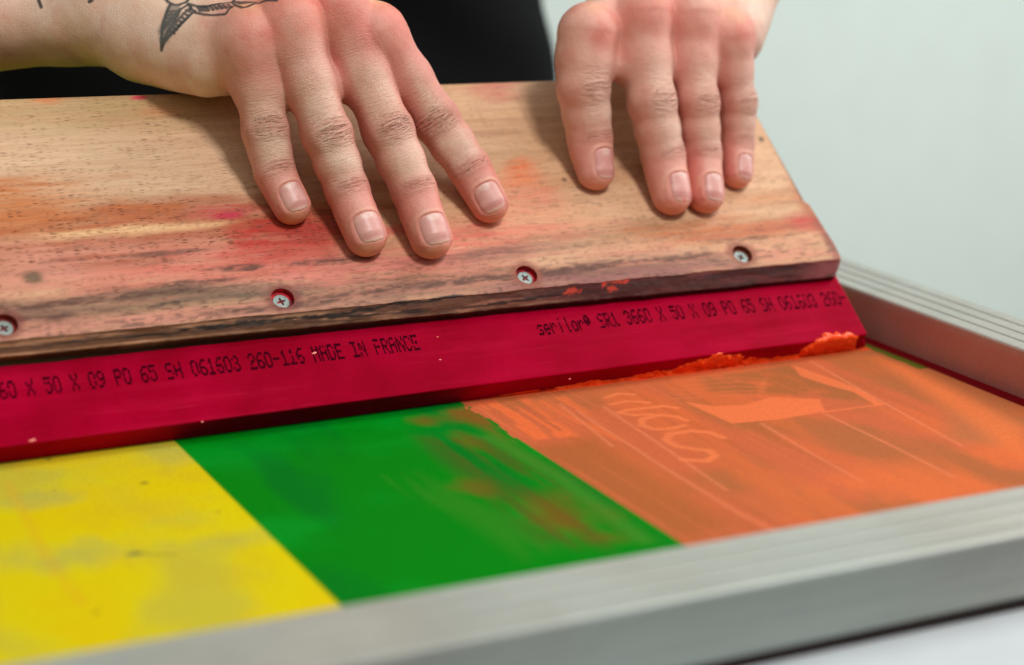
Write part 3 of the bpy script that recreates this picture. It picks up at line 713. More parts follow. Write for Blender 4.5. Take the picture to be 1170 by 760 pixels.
def screw_mesh(rot, dirt):
    n = 40; g_ = np.linspace(-1, 1, n * 2 + 1)
    R_ = 2.95
    rad = np.linspace(0, 1, 30); an = np.linspace(0, 2 * math.pi, 72, endpoint=False)
    V, F, c = [], [], []
    for i, r in enumerate(rad):
        for a in an:
            x, y = R_ * r * math.cos(a), R_ * r * math.sin(a)
            u, v = x * math.cos(rot) + y * math.sin(rot), -x * math.sin(rot) + y * math.cos(rot)
            arm = lambda p, q: (1 - sstep(.30, .46, abs(q) - .0 + max(0, abs(p) - .9) * .35)) * (1 - sstep(1.45, 1.7, abs(p)))
            k_ = max(float(arm(u, v)), float(arm(v, u)), float(1 - sstep(.5, .75, math.hypot(x, y))))
            z = .55 - .06 * r * r - .95 * k_
            if r > .93: z -= .35 * ((r - .93) / .07) ** 2
            V.append((x, y, z)); cc = lin(146, 157, 152) * (1 - k_) + lin(*dirt) * k_
            nz_ = float(vnoise(np.array(x * 1.3 + 50), np.array(y * 1.3 + 50), int(rot * 100)))
            cc = cc * (1 - .25 * sstep(.6, .8, nz_)); c.append(cc)
    m = len(an)
    for i in range(len(rad) - 1):
        for j in range(m): F.append((i * m + j, (i + 1) * m + j, (i + 1) * m + (j + 1) % m, i * m + (j + 1) % m))
    k = (len(rad) - 1) * m; b0 = len(V)
    for j in range(m):
        a = an[j]; V.append((R_ * .98 * math.cos(a), R_ * .98 * math.sin(a), -.3)); c.append(lin(120, 120, 120))
    for j in range(m): F.append((k + j, b0 + j, b0 + (j + 1) % m, k + (j + 1) % m))
    return V, F, np.array(c)
for sx, rot, dirt, ox in ((7.5, .5, (92, 10, 30), .2), (99., .25, (92, 50, 46), .25), (190.5, .6, (86, 20, 24), .1), (282., 1.0, (150, 130, 120), 0)):
    V, F, c = screw_mesh(rot, dirt)
    s_ = mesh_obj('screw', V, F, M_screw, wd, colors=c); s_.location = ((sx - ox) * MM, (SY - .25) * MM, (WZF - HD + .05) * MM)

# ------------------------------------------------------------------ hands: one smooth implicit surface each
def cap(P, a, b, ra, rb, w=None, f=1.0):
    a = np.asarray(a, np.float32); b = np.asarray(b, np.float32)
    if w is not None:
        w = np.asarray(w, np.float32); k = 1 / f - 1
        P = P + (k * (P @ w))[:, None] * w; a = a + k * (a @ w) * w; b = b + k * (b @ w) * w
    ab = b - a; t = np.clip(((P - a) @ ab) / (ab @ ab + 1e-9), 0, 1)
    q = P - a - t[:, None] * ab
    return np.sqrt((q * q).sum(1)) - (ra + (rb - ra) * t)
def smin(a, b, k):
    h = np.clip(.5 + .5 * (b - a) / k, 0, 1); return b + (a - b) * h - k * h * (1 - h)
def nrm(v): v = np.asarray(v, float); return v / np.linalg.norm(v)
def rotv(v, ax, an):
    v = np.asarray(v, float); ax = nrm(ax)
    return v * math.cos(an) + np.cross(ax, v) * math.sin(an) + ax * (ax @ v) * (1 - math.cos(an))

class Finger:
    def __init__(s, joints, radii, roll, nail, mf):
        s.mf = mf
        s.J = [np.asarray(j, float) for j in joints]; s.r = (radii[0], radii[1] * .97, radii[2] * .96, radii[3] * .96); mf = s.mf = mf * .95; s.roll = math.radians(roll); s.nail = nail
        s.seg = []
        for a, b, dz in zip(s.J[:-1], s.J[1:], ((0, -1, .6), (0, -.35, 1), (0, 0, 1))):
            ax = nrm(b - a); dz = np.array(dz, float); d_ = nrm(dz - ax * (dz @ ax)); d_ = rotv(d_, ax, s.roll)
            s.seg.append((ax, d_, np.cross(ax, d_)))
    def sdf(s, P):
        M_, Pp, D, T_ = s.J; rm, rp, rd, rt = s.r
        (a0, d0, l0), (a1, d1, l1), (a2, d2, l2) = s.seg
        mid0 = (M_ + Pp) / 2; mid1 = (Pp + D) / 2
        e = cap(P, M_, mid0, rm, s.mf, l0, 1.03)
        e = smin(e, cap(P, mid0, Pp, s.mf, rp, l0, 1.04), 3)
        rm_ = (rp + rd) / 2 * 1.01
        e = smin(e, cap(P, Pp, mid1, rp * .99, rm_, l1, 1.05), 3)
        e = smin(e, cap(P, mid1, D, rm_, rd, l1, 1.06), 2)
        e = smin(e, cap(P, D, T_, rd, rt, l2, 1.08), 2.5)
        e = smin(e, cap(P, Pp + d0 * .9, Pp + d1 * .9 + a1 * .5, rp * .92, rp * .92, l1, 1.06), 2)          # knuckle
        e = smin(e, cap(P, D + (T_ - D) * .45 - d2 * 1.2, T_ - d2 * .7, rd * .86, rt * .96, l2, 1.08), 3)     # pulp
        return e
    def coords(s, P):
        """along (mm from the PIP joint, + to the tip), across, dorsal height for the nearest segment"""
        best = np.full(len(P), 1e9); A = np.zeros(len(P)); Lt = np.zeros(len(P)); Dd = np.zeros(len(P)); den = np.zeros(len(P))
        off = -np.linalg.norm(s.J[1] - s.J[0])
        for (a, b), (ax, d_, l_) in zip(zip(s.J[:-1], s.J[1:]), s.seg):
            L_ = np.linalg.norm(b - a); q = P - a; t = np.clip(q @ ax, 0, L_); dist = np.linalg.norm(q - t[:, None] * ax, axis=1)
            best = np.minimum(best, dist); wt = np.exp(-np.clip(dist / 1.1, 0, 60)); den = den + wt
            A += wt * (off + q @ ax); Lt += wt * (q @ l_); Dd += wt * (q @ d_); off += L_
        den = np.maximum(den, 1e-30)
        return A / den, Lt / den, Dd / den, best
    @property
    def s_dip(s): return np.linalg.norm(s.J[2] - s.J[1])
    @property
    def s_tip(s): return s.s_dip + np.linalg.norm(s.J[3] - s.J[2])

W = 17.4
def fj(px, hs): return [loc(p[0], p[1], W + h) for p, h in zip(px, hs)]
class Hand: pass
def board_sdf(P):
    q = np.stack([np.maximum(P[:, 0] - 321.5, -300 - P[:, 0]), np.maximum(P[:, 1] + WROT * P[:, 0] - 133.3, 28 - P[:, 1]), np.maximum(P[:, 2] - WZF, WZB - P[:, 2])], 1)
    return np.minimum(q.max(1), 0) + np.linalg.norm(np.maximum(q, 0), axis=1)

RH_ = Hand(); LH_ = Hand()
#                       MCP         PIP         DIP         TIP             heights over the board
RH_.F = [Finger(fj([(284, 46), (303, 150), (314, 197), (334, 236)], [34, 15, 8.5, 4.9]), (9.6, 7.5, 6.6, 5.7), 4, (9.2, 10.4), 7.8),
         Finger(fj([(331, 27), (374, 155), (397, 218), (419, 271)], [40, 20, 10, 5.6]), (10.0, 8.2, 7.2, 6.3), 2, (10.4, 10.8), 8.3),
         Finger(fj([(388, 14), (443, 150), (473, 218), (493, 273)], [41, 20, 11, 5.8]), (10.3, 8.6, 7.6, 6.6), 2, (10.8, 11.2), 8.7),
         Finger(fj([(430, 40), (497, 136), (537, 193), (560, 234)], [37, 18, 10, 5.5]), (10.0, 8.2, 7.2, 6.0), 24, (9.8, 10.8), 8.8)]
LH_.F = [Finger(fj([(671, 38), (666, 100), (674, 158), (681, 197)], [38, 25, 11, 5.4]), (9.8, 9.5, 8.2, 6.3), -16, (9.6, 11.4), 9.9),
         Finger(fj([(733, 18), (744, 116), (758, 178), (768, 224)], [42, 25, 11.5, 5.8]), (10.2, 8.9, 8.1, 6.8), -16, (10.8, 11.4), 9.2),
         Finger(fj([(789, 20), (796, 117), (802, 176), (807, 224)], [41, 24, 11, 5.4]), (10.0, 8.0, 7.3, 6.2), -16, (9.6, 10.8), 8.5),
         Finger(fj([(832, 44), (843, 117), (843, 163), (843, 199)], [36, 20, 9.5, 4.6]), (9.2, 6.9, 6.2, 5.1), -18, (7.6, 9.8), 7.6)]
RH_.wrist = loc(158, 14, 16); LH_.wrist = loc(822, -62, 44)
RH_.elbow = to_local((-35, 775, 118)); LH_.elbow = to_local((560, 830, 290))
RH_.sh = to_local((150, 985, 440)); LH_.sh = to_local((490, 1010, 520))
def build_prims(H, side):
    """side +1: thumb on the +x side (the person's right hand), -1: thumb on the -x side"""
    mcp = [f.J[0] for f in H.F]; w = H.wrist
    radial = mcp[3] if side > 0 else mcp[0]; ulnar = mcp[0] if side > 0 else mcp[3]
    c = sum(mcp) / 4; ax = nrm(w - c); lat = nrm((radial - ulnar) - ax * ((radial - ulnar) @ ax)); dor = nrm(np.cross(lat, ax) if side > 0 else np.cross(ax, lat))
    if dor[2] < 0: dor = -dor
    H.lat, H.dor, H.ax = lat, dor, ax
    n = 4; H.meta = []
    for i, f in enumerate(H.F):
        u = ((i - 1.5) / 1.5) * (1 if side > 0 else -1)            # -1 ulnar .. +1 radial
        wp = w + lat * u * 13 - ax * 6 - dor * 2
        H.meta.append((f.J[0] - dor * 1.5, wp))
    ua = nrm(H.elbow - w)
    H.ua = ua
    fl = nrm(lat - ua * (lat @ ua)); H.flat = fl
    tj = H.thumb
    def sd(P):
        P = P.astype(np.float32)
        e = None
        for i, (a, b) in enumerate(H.meta):
            m_ = (a + b) / 2 - dor * 2.5
            r0 = H.F[i].r[0]
            q = smin(cap(P, a, m_, r0 * .96, 11.5), cap(P, m_, b, 11.5, 12), 3)
            e = q if e is None else smin(e, q, 7)
        # palm body
        e = smin(e, cap(P, c - dor * 8 + ax * 14, w - dor * 3 - ax * 12, 13, 15, lat, 1.7), 9)
        # ulnar heel and thenar
        e = smin(e, cap(P, ulnar - dor * 9 + ax * 18, w - lat * 17 - dor * 8 - ax * 16, 12, 14), 8)
        if side > 0: e = smin(e, cap(P, loc(262, 70, 29), loc(222, 64, 22), 11.5, 13), 7)
        e = smin(e, cap(P, w + lat * 12 - dor * 7 - ax * 10, tj[1], 15, 11.5), 9)
        # wrist and forearm
        e = smin(e, cap(P, w - ax * 8, w + ua * 22, 17.5, 17.0, fl, 1.5), 10)
        e = smin(e, cap(P, w + ua * 18, w + ua * 90, 17.0, 25.0, fl, 1.4), 8)
        e = smin(e, cap(P, w + ua * 90, w + ua * 170, 25.0, 34.0, fl, 1.2), 8)
        e = smin(e, cap(P, w + ua * 170, H.elbow, 34.0, 33, fl, 1.15), 8)
        e = smin(e, cap(P, w - fl * 19 + dor * 9 + ua * 14, w - fl * 18 + dor * 8 + ua * 16, 8, 8), 9)     # ulnar head
        # thumb
        t_ = smin(cap(P, tj[0], tj[1], 12.5, 10.8), cap(P, tj[1], tj[2], 10.6, 9.6), 3); t_ = smin(t_, cap(P, tj[2], tj[3], 9.6, 8.0), 2.5)
        e = smin(e, t_, 6)
        # fingers
        fs = None
        for i, f in enumerate(H.F):
            q = f.sdf(P)
            q = smin(q, cap(P, f.J[0] + dor * 2.2, f.J[0] + dor * 2.0 + f.seg[0][0] * 1.5, f.r[0] * .86, f.r[0] * .8), 4)      # MCP head
            fs = q if fs is None else smin(fs, q, .8)
        # web between neighbours
        for i in range(3):
            A, B = H.F[i], H.F[i + 1]
            pa = A.J[0] * .44 + A.J[1] * .56 - A.seg[0][1] * 4.5; pb = B.J[0] * .44 + B.J[1] * .56 - B.seg[0][1] * 4.5
            e = smin(e, cap(P, pa, pb, 6.0, 6.0), 6)
            pc = A.J[0] * .8 + A.J[1] * .2 - A.seg[0][1] * 8; pd = B.J[0] * .8 + B.J[1] * .2 - B.seg[0][1] * 8
            e = smin(e, cap(P, pc * .65 + pd * .35, pc * .35 + pd * .65, 7.0, 7.0), 6)
        e = smin(e, fs, 5.5)
        # extensor tendons on the back of the hand
        for i, (a, b) in enumerate(H.meta):
            e = smin(e, cap(P, a + dor * (H.F[i].r[0] - 1.2) + ax * 3, b + dor * 11.0 + (w - b) * .35, 2.3, 2.0), 3.2)
        e = np.maximum(e, -(board_sdf(P) - .15))
        return e
    H.sdf = sd
# thumbs: behind the board, gripping it
RH_.thumb = [RH_.wrist + np.array([18, -6, -4.]), np.array([128, 146, 4.]), np.array([150, 128, -20.]), np.array([163, 103, -17.5])]
LH_.thumb = [LH_.wrist + np.array([-20, -8, -10.]), np.array([273, 147, 8.]), np.array([270, 134, -17.]), np.array([262, 108, -17.5])]
build_prims(RH_, 1); build_prims(LH_, -1)

def nets(fn, lo, hi, h, bs=8):
    lo = np.array(lo, float); n = (np.ceil((np.array(hi) - lo) / h / bs).astype(int)) * bs
    nb = n // bs
    gx, gy, gz = [lo[k] + (np.arange(nb[k]) + .5) * bs * h - .5 * h for k in range(3)]
    Bc = np.stack(np.meshgrid(gx, gy, gz, indexing='ij'), -1).reshape(-1, 3)
    dB = fn(Bc.astype(np.float32))
    act = np.abs(dB) < bs * h * 1.15
    vol = np.repeat(np.repeat(np.repeat(np.where(dB < 0, -9., 9.).astype(np.float32).reshape(nb), bs, 0), bs, 1), bs, 2)
    idx = np.argwhere(act.reshape(nb))
    o = np.stack(np.meshgrid(*[np.arange(bs)] * 3, indexing='ij'), -1).reshape(-1, 3)
    for s0 in range(0, len(idx), 400):
        ii = (idx[s0:s0 + 400, None, :] * bs + o[None]).reshape(-1, 3)
        vol[ii[:, 0], ii[:, 1], ii[:, 2]] = fn((lo + ii * h).astype(np.float32))
    ins = vol < 0
    cs = ins[:-1, :-1, :-1].astype(np.int8)
    cnt = np.zeros(cs.shape, np.int8)
    for a in (0, 1):
        for b in (0, 1):
            for c_ in (0, 1):
                cnt += ins[a:ins.shape[0] - 1 + a, b:ins.shape[1] - 1 + b, c_:ins.shape[2] - 1 + c_]
    cells = np.argwhere((cnt > 0) & (cnt < 8))
    vid = np.full(cs.shape, -1, np.int32); vid[cells[:, 0], cells[:, 1], cells[:, 2]] = np.arange(len(cells))
    acc = np.zeros((len(cells), 3)); num = np.zeros(len(cells))
    cor = [(a, b, c_) for a in (0, 1) for b in (0, 1) for c_ in (0, 1)]
    val = {q: vol[cells[:, 0] + q[0], cells[:, 1] + q[1], cells[:, 2] + q[2]] for q in cor}
    for p in cor:
        for ax in range(3):
            if p[ax] == 1: continue
            q = list(p); q[ax] = 1; q = tuple(q); va, vb = val[p], val[q]
            m = (va < 0) != (vb < 0); t = np.where(m, va / np.where(va - vb == 0, 1, va - vb), 0)
            P = np.zeros((len(cells), 3)) + p; P[:, ax] += t
            acc += P * m[:, None]; num += m
    verts = lo + (cells + acc / num[:, None]) * h
    quads = []
    for ax in range(3):
        s1 = [slice(None)] * 3; s2 = [slice(None)] * 3; s1[ax] = slice(0, -1); s2[ax] = slice(1, None)
        A, B = ins[tuple(s1)], ins[tuple(s2)]
        e = np.argwhere(A != B); u, v = (ax + 1) % 3, (ax + 2) % 3
        ok = (e[:, u] > 0) & (e[:, v] > 0) & (e[:, u] < cs.shape[u]) & (e[:, v] < cs.shape[v]); e = e[ok]
        flip = A[e[:, 0], e[:, 1], e[:, 2]]
        def at(du, dv):
            q = e.copy(); q[:, u] -= du; q[:, v] -= dv; return vid[q[:, 0], q[:, 1], q[:, 2]]
        Q = np.stack([at(1, 1), at(0, 1), at(0, 0), at(1, 0)], 1)
        Q = np.where(flip[:, None], Q, Q[:, ::-1]); quads.append(Q)
    Q = np.concatenate(quads); Q = Q[(Q >= 0).all(1)]
    return verts, Q
def grad(fn, P, e=.25):
    P = P.astype(np.float32); o = np.array([(1, -1, -1), (-1, -1, 1), (-1, 1, -1), (1, 1, 1)], np.float32)
    g_ = sum(k * fn(P + e * k)[:, None] for k in o); return g_ / (np.linalg.norm(g_, axis=1, keepdims=True) + 1e-9)
def project(fn, V, it=2):
    N = grad(fn, V)
    for _ in range(it):
        dd = fn(V.astype(np.float32)); V = V - N * np.clip(dd, -1, 1)[:, None] * .9
    return V, N

def nail_frame(f):
    ax, d_, l_ = f.seg[2]; wd_, ln_ = f.nail
    s1 = f.r[3] * .66; s0 = s1 - ln_                          # along, from TIP centre
    return ax, d_, l_, wd_, ln_, s0, s1

SK = lin(230, 199, 180)
def detail(H, V, N, side, red_gain):
    """pull the skin into wrinkles and nail folds, and lay down its pigment"""
    n = len(V); disp = np.zeros(n); col = np.zeros((n, 3)) + SK
    fin = np.zeros((n, 3)); wrk = np.zeros((n, 3))
    nx = V[:, 0]; ny = V[:, 1]; nz_ = V[:, 2]
    dors = N @ H.dor
    big = fbm(nx * .03 + nz_ * .02, ny * .03 + nz_ * .02, 201 + (side > 0)); med = fbm(nx * .12 + nz_ * .1, ny * .12, 205)
    col = mix(col, lin(218, 168, 146), .45 * sstep(.45, .7, big)); col = mix(col, lin(212, 178, 148), .5 * sstep(.5, .72, 1 - big))
    col = mix(col, lin(212, 150, 130), .3 * sstep(.5, .75, med))
    best = np.full(n, 1e9)
    for f in H.F:
        A, Lt, D_, dist = f.coords(V); r = f.r[1]
        near = dist < best; best = np.minimum(best, dist)
        mcp_s = -np.linalg.norm(f.J[1] - f.J[0])
        on = sstep(f.r[0] * 1.7, f.r[0] * 1.15, dist) if False else (1 - sstep(f.r[0] * 1.15, f.r[0] * 1.6, dist))
        on = on * near
        dm = sstep(.1, .7, D_ / np.maximum(dist, 1e-3))                 # dorsal side
        # transverse fine lines
        line_amt = on * dm * sstep(mcp_s + 4, mcp_s + 14, A) * (1 - sstep(f.s_dip + 1, f.s_dip + 4, A))
        line_amt = line_amt * (.35 + .5 * np.exp(-(A / 7) ** 2) + .4 * np.exp(-((A - f.s_dip) / 4) ** 2))
        fin[:, 0] = np.where(near, A, fin[:, 0]); fin[:, 1] = np.where(near, Lt, fin[:, 1]); fin[:, 2] = np.where(near, line_amt, fin[:, 2])
        # PIP wrinkles: nested arcs around the knuckle
        wob = .55 * (fbm(Lt * .3 + f.s_tip, A * .05, 211) - .5) * 2
        g_ = 0; tot = 0
        sd_ = int(f.s_tip * 10) % 97
        for k, (s0, dp) in enumerate(((-4.3, .16), (-2.9, .26), (-1.3, .34), (.3, .36), (1.7, .26), (3.1, .15))):
            s0 = s0 * r / 8.6 + .5 * (math.sin(sd_ + k * 2.4)) * .5
            curve = s0 * (1 - .55 * (Lt / r) ** 2) + wob * (1 + .3 * math.sin(k + sd_))
            g_ = g_ + dp * np.exp(-((A - curve) / .48) ** 2) * sstep(.85 - .08 * abs(s0), .35, np.abs(Lt) / r) if False else g_ + dp * np.exp(-((A - curve) / .55) ** 2) * (1 - sstep(.45, .95, np.abs(Lt) / r))
        pm = on * sstep(.2, .7, D_ / np.maximum(dist, 1e-3)) * red_gain[1]
        env = pm * (np.exp(-(A / 4.6) ** 2) + .55 * np.exp(-((A - f.s_dip) / 2.4) ** 2)) * (1 - sstep(.55, 1.0, np.abs(Lt) / r)) / max(.7, red_gain[1])
        q_ = np.where(A < f.s_dip * .6, A * (1 + .45 * (Lt / r) ** 2), f.s_dip + (A - f.s_dip) * (1 + .4 * (Lt / r) ** 2)) + 37.3 * f.s_tip
        wrk[:, 0] = np.where(near, q_, wrk[:, 0]); wrk[:, 1] = np.where(near, Lt, wrk[:, 1]); wrk[:, 2] = np.where(near, np.clip(env * .78, 0, 1), wrk[:, 2])
        disp -= g_ * pm * 1.5
        disp += .34 * np.exp(-(A / 4.5) ** 2) * pm
        col = mix(col, lin(196, 130, 108), np.clip(g_ * 1.3, 0, .4) * pm)
        # DIP wrinkles
        g2 = 0
        for k, (s0, dp) in enumerate(((-1.8, .14), (-.5, .22), (.8, .16))):
            curve = f.s_dip + s0 * (1 - .4 * (Lt / r) ** 2) + wob * .6
            g2 = g2 + dp * np.exp(-((A - curve) / .4) ** 2) * (1 - sstep(.4, .85, np.abs(Lt) / r))
        disp -= g2 * pm * 1.6; col = mix(col, lin(188, 108, 94), np.clip(g2 * 2.2, 0, .5) * pm)
        # blood colour: knuckle, finger end, flanks
        rk = red_gain[0]
        flank = sstep(.45, 1.0, np.abs(Lt) / np.maximum(dist, 1e-3))
        col = mix(col, lin(212, 114, 104), on * rk * .52 * sstep(f.s_dip - 9, f.s_dip + 6, A + 3 * (med - .5)))
        col = mix(col, lin(204, 108, 96), on * rk * .42 * flank * sstep(mcp_s + 6, mcp_s + 22, A))
        col = mix(col, lin(206, 128, 116), on * rk * .35 * np.exp(-((A - 1.0) / 6) ** 2) * (.4 + .6 * flank))
        col = mix(col, lin(208, 128, 118), on * rk * .30 * np.exp(-((A - (mcp_s + 13)) / 9) ** 2))
        dk = np.linalg.norm(V - (f.J[0] + f.seg[0][0] * 3 + H.dor * 6), axis=1)
        rm = rk * .72 * np.exp(-(dk / 12.5) ** 2) * (.6 + .8 * (med - .2)); col = mix(col, lin(210, 88, 76), np.clip(rm * 1.25, 0, .9))
        dk = np.linalg.norm(V - (f.J[0] + H.dor * (f.r[0] + 2.0) - f.seg[0][0] * 1.5), axis=1)
        col = mix(col, lin(238, 196, 146), (.6 if side > 0 else .3) * np.exp(-(dk / 5.0) ** 2))
        # nail fold
        ax, d_, l_, wn, ln_, s0, s1 = nail_frame(f)
        q = V - f.J[3]; u = (q @ l_) / (wn / 2); v_ = (q @ ax - (s0 + s1) / 2) / (ln_ / 2); dd = q @ d_
        rho = (np.abs(u) ** 3 + np.abs(v_) ** 4) ** (1 / 3.5)
        top_ = sstep(.5, 2.5, dd) * on
        outer = np.exp(-((rho - 1.13) / .10) ** 2) * top_ * (1 - sstep(.75, 1.0, v_))
        inner = (1 - sstep(.93, 1.03, rho)) * top_
        disp += .30 * outer; disp -= .40 * inner
        disp -= .10 * np.exp(-((rho - 1.0) / .05) ** 2) * top_
        col = mix(col, lin(202, 128, 110), .5 * np.exp(-((rho - 1.04) / .07) ** 2) * top_)
        col = mix(col, lin(226, 178, 150), .45 * np.exp(-((rho - 1.22) / .08) ** 2) * top_ * (v_ < 0))
        # fingertips rim
        tipm = sstep(f.s_tip + f.r[3] * .45, f.s_tip + f.r[3] * .95, A) * on
        col = mix(col, lin(222, 150, 122), .6 * tipm)
        # ink caught under the pad
        col = mix(col, lin(204, 62, 46), .75 * on * (1 - sstep(17.9, 20.2, nz_ + 1.4 * (med - .5))) * sstep(f.s_dip, f.s_tip, A))
    # old ring of dry skin / colour on the back of the hand
    disp += .10 * (fbm(nx * .8 + nz_ * .5, ny * .8, 221) - .5)
    return disp, col, fin, wrk

def ink_on(V, col, px_lines, z0, wd_, colr, sdf, amount=.9):
    """tattoo ink: each stroke is laid on the skin by dropping it on the surface"""
    pts3 = []
    for ln_ in px_lines:
        q = []
        for (px, py) in ln_:
            r = SQ_M @ ray(px, py); o = to_local(CAM_P); t = 480.
            for _ in range(60):
                dd = float(sdf((o + t * r)[None].astype(np.float32))[0]); t += dd * .9
                if dd < .03: break
            if t < 900: q.append(o + t * r)
        pts3.append(q)
    d_ = np.full(len(V), 1e9)
    for q in pts3:
        for a, b in zip(q[:-1], q[1:]):
            if np.linalg.norm(b - a) > 25: continue
            sel = (np.abs(V - (a + b) / 2).max(1) < 14); P = V[sel]
            ab = b - a; t = np.clip(((P - a) @ ab) / (ab @ ab + 1e-9), 0, 1)
            d_[sel] = np.minimum(d_[sel], np.linalg.norm(P - a - t[:, None] * ab, axis=1))
    return mix(col, colr, amount * (1 - sstep(wd_ * .6, wd_ * 1.5, d_)))

person = empty('person', 'person in a black t-shirt, wrist tattooed, pressing both hands on the squeegee board', 'person')
HV, HF, HC, HA, HW = [], [], [], [], []; off = 0
def tz(pts): return [(160 + x / 7.306, y / 7.306) for x, y in pts]
for H, side, lo, hi in ((RH_, 1, (-14, 42, -34), (206, 215, 76)), (LH_, -1, (196, 50, -36), (395, 235, 100))):
    V, Q = nets(H.sdf, lo, hi, .54 if side > 0 else .64)
    V, N = project(H.sdf, V)
    disp, col, fin, wrk = detail(H, V, N, side, (1.2, 1.0) if side > 0 else (.85, .7))
    if side > 0:
        TI = lin(36, 44, 48)
        outline = [tz([(178, 418), (205, 345), (260, 285), (330, 215), (385, 160), (440, 105)]), tz([(178, 418), (182, 300), (185, 230), (210, 140), (240, 60), (262, 30)]),
                   tz([(220, 0), (262, 40), (320, 42), (385, 18), (400, 0)]), tz([(400, 30), (430, 75), (470, 108), (540, 122), (640, 124), (715, 118), (745, 75), (770, 55)]),
                   tz([(400, 30), (470, 52), (560, 52), (660, 32), (770, 18)]), tz([(770, 18), (800, 45), (850, 66), (900, 55), (960, 28), (1040, 6), (1140, 4)]), tz([(770, 18), (790, 0)]),
                   [(42, -4), (44, 0), (47, 8)], [(107, -4), (105, 0), (102, 2)]]
        col = ink_on(V, col, outline, 0, .62, TI, H.sdf, .92)
        hatch = []
        for k in range(9): hatch.append(tz([(200 + k * 14, 330 - k * 24), (215 + k * 15, 300 - k * 27), (235 + k * 12, 250 - k * 22)]))
        for k in range(7): hatch.append(tz([(252 + k * 22, 262 - k * 30), (285 + k * 22, 278 - k * 30)]))
        for k in range(6): hatch.append(tz([(195 + k * 7, 250 - k * 30), (235 + k * 16, 200 - k * 22)]))
        for k in range(6): hatch.append(tz([(540 + k * 38, 55 - k * 4), (575 + k * 38, 88 - k * 5)]))
        for k in range(4): hatch.append(tz([(480 + k * 22, 62), (500 + k * 20, 92)]))
        for k in range(6): hatch.append(tz([(800 + k * 26, 14), (840 + k * 26, 34 - k * 3)]))
        hatch.append(tz([(205, 225), (260, 150), (330, 85), (390, 45)])); hatch.append(tz([(225, 285), (300, 190), (390, 90), (420, 70)]))
        col = ink_on(V, col, hatch, 0, .55, TI, H.sdf, .88)
        fill = [tz([(192, 260), (225, 190), (262, 120)]), tz([(200, 320), (235, 262), (262, 215)]), tz([(210, 220), (245, 150), (290, 70)])]
        col = ink_on(V, col, fill, 0, 1.9, lin(96, 98, 92), H.sdf, .65)
    V2 = V + N * disp[:, None]
    HV.append(V2); HF.append(Q + off); HC.append(col); HA.append(fin); HW.append(wrk); off += len(V2)

# the rest of the arms and the trunk (out of the photograph or under the shirt), meeting the fine surface inside the forearms
def coarse(P):
    P = P.astype(np.float32); e = None
    for H in (RH_, LH_):
        w_, ua, fl = H.wrist, H.ua, H.flat
        s_ = 60 if H is RH_ else 40
        ra = 17 + (25 - 17) * (s_ - 18) / 72 - 1.2
        q = cap(P, w_ + ua * (s_ + 10), w_ + ua * 90, ra, 24.2, fl, 1.4); q = smin(q, cap(P, w_ + ua * 90, w_ + ua * 170, 24.4, 34, fl, 1.2), 8)
        q = smin(q, cap(P, w_ + ua * 170, H.elbow, 34, 33, fl, 1.15), 8)
        q = smin(q, cap(P, H.elbow, H.sh, 36, 46), 14)
        e = q if e is None else np.minimum(e, q)
    tw = [to_local(p) for p in ((320, 1010, 500), (330, 985, 250), (335, 985, -20), (335, 990, -280))]
    wx = to_local((421, 554.402, 0)) - to_local((321, 554.402, 0)); wx = nrm(wx)
    t_ = cap(P, tw[0], tw[1], 92, 86, wx, 1.5)
    t_ = smin(t_, cap(P, tw[1], tw[2], 86, 88, wx, 1.45), 20); t_ = smin(t_, cap(P, tw[2], tw[3], 88, 96, wx, 1.5), 20)
    t_ = smin(t_, cap(P, RH_.sh, LH_.sh, 46, 46), 40)
    t_ = smin(t_, cap(P, to_local((320, 1010, 540)), to_local((322, 1000, 640)), 52, 50), 30)
    return smin(e, t_, 18)
allw = np.array([to_local(p) for p in ((-90, 640, -400), (-90, 1150, -400), (700, 640, -400), (700, 1150, -400), (-90, 640, 700), (-90, 1150, 700), (700, 640, 700), (700, 1150, 700))])
V, Q = nets(coarse, allw.min(0), allw.max(0), 6.0, 4)
cw = np.zeros((len(V), 3)) + SK
HV.append(V); HF.append(Q + off); HC.append(cw); HA.append(np.zeros((len(V), 3))); HW.append(np.zeros((len(V), 3)))
Vb = to_world(np.concatenate(HV)); Fb = np.concatenate(HF)
body = mesh_obj('body', Vb, Fb, M_skin, person, colors=np.concatenate(HC), attrs={'Fin': np.concatenate(HA), 'Wr': np.concatenate(HW)})

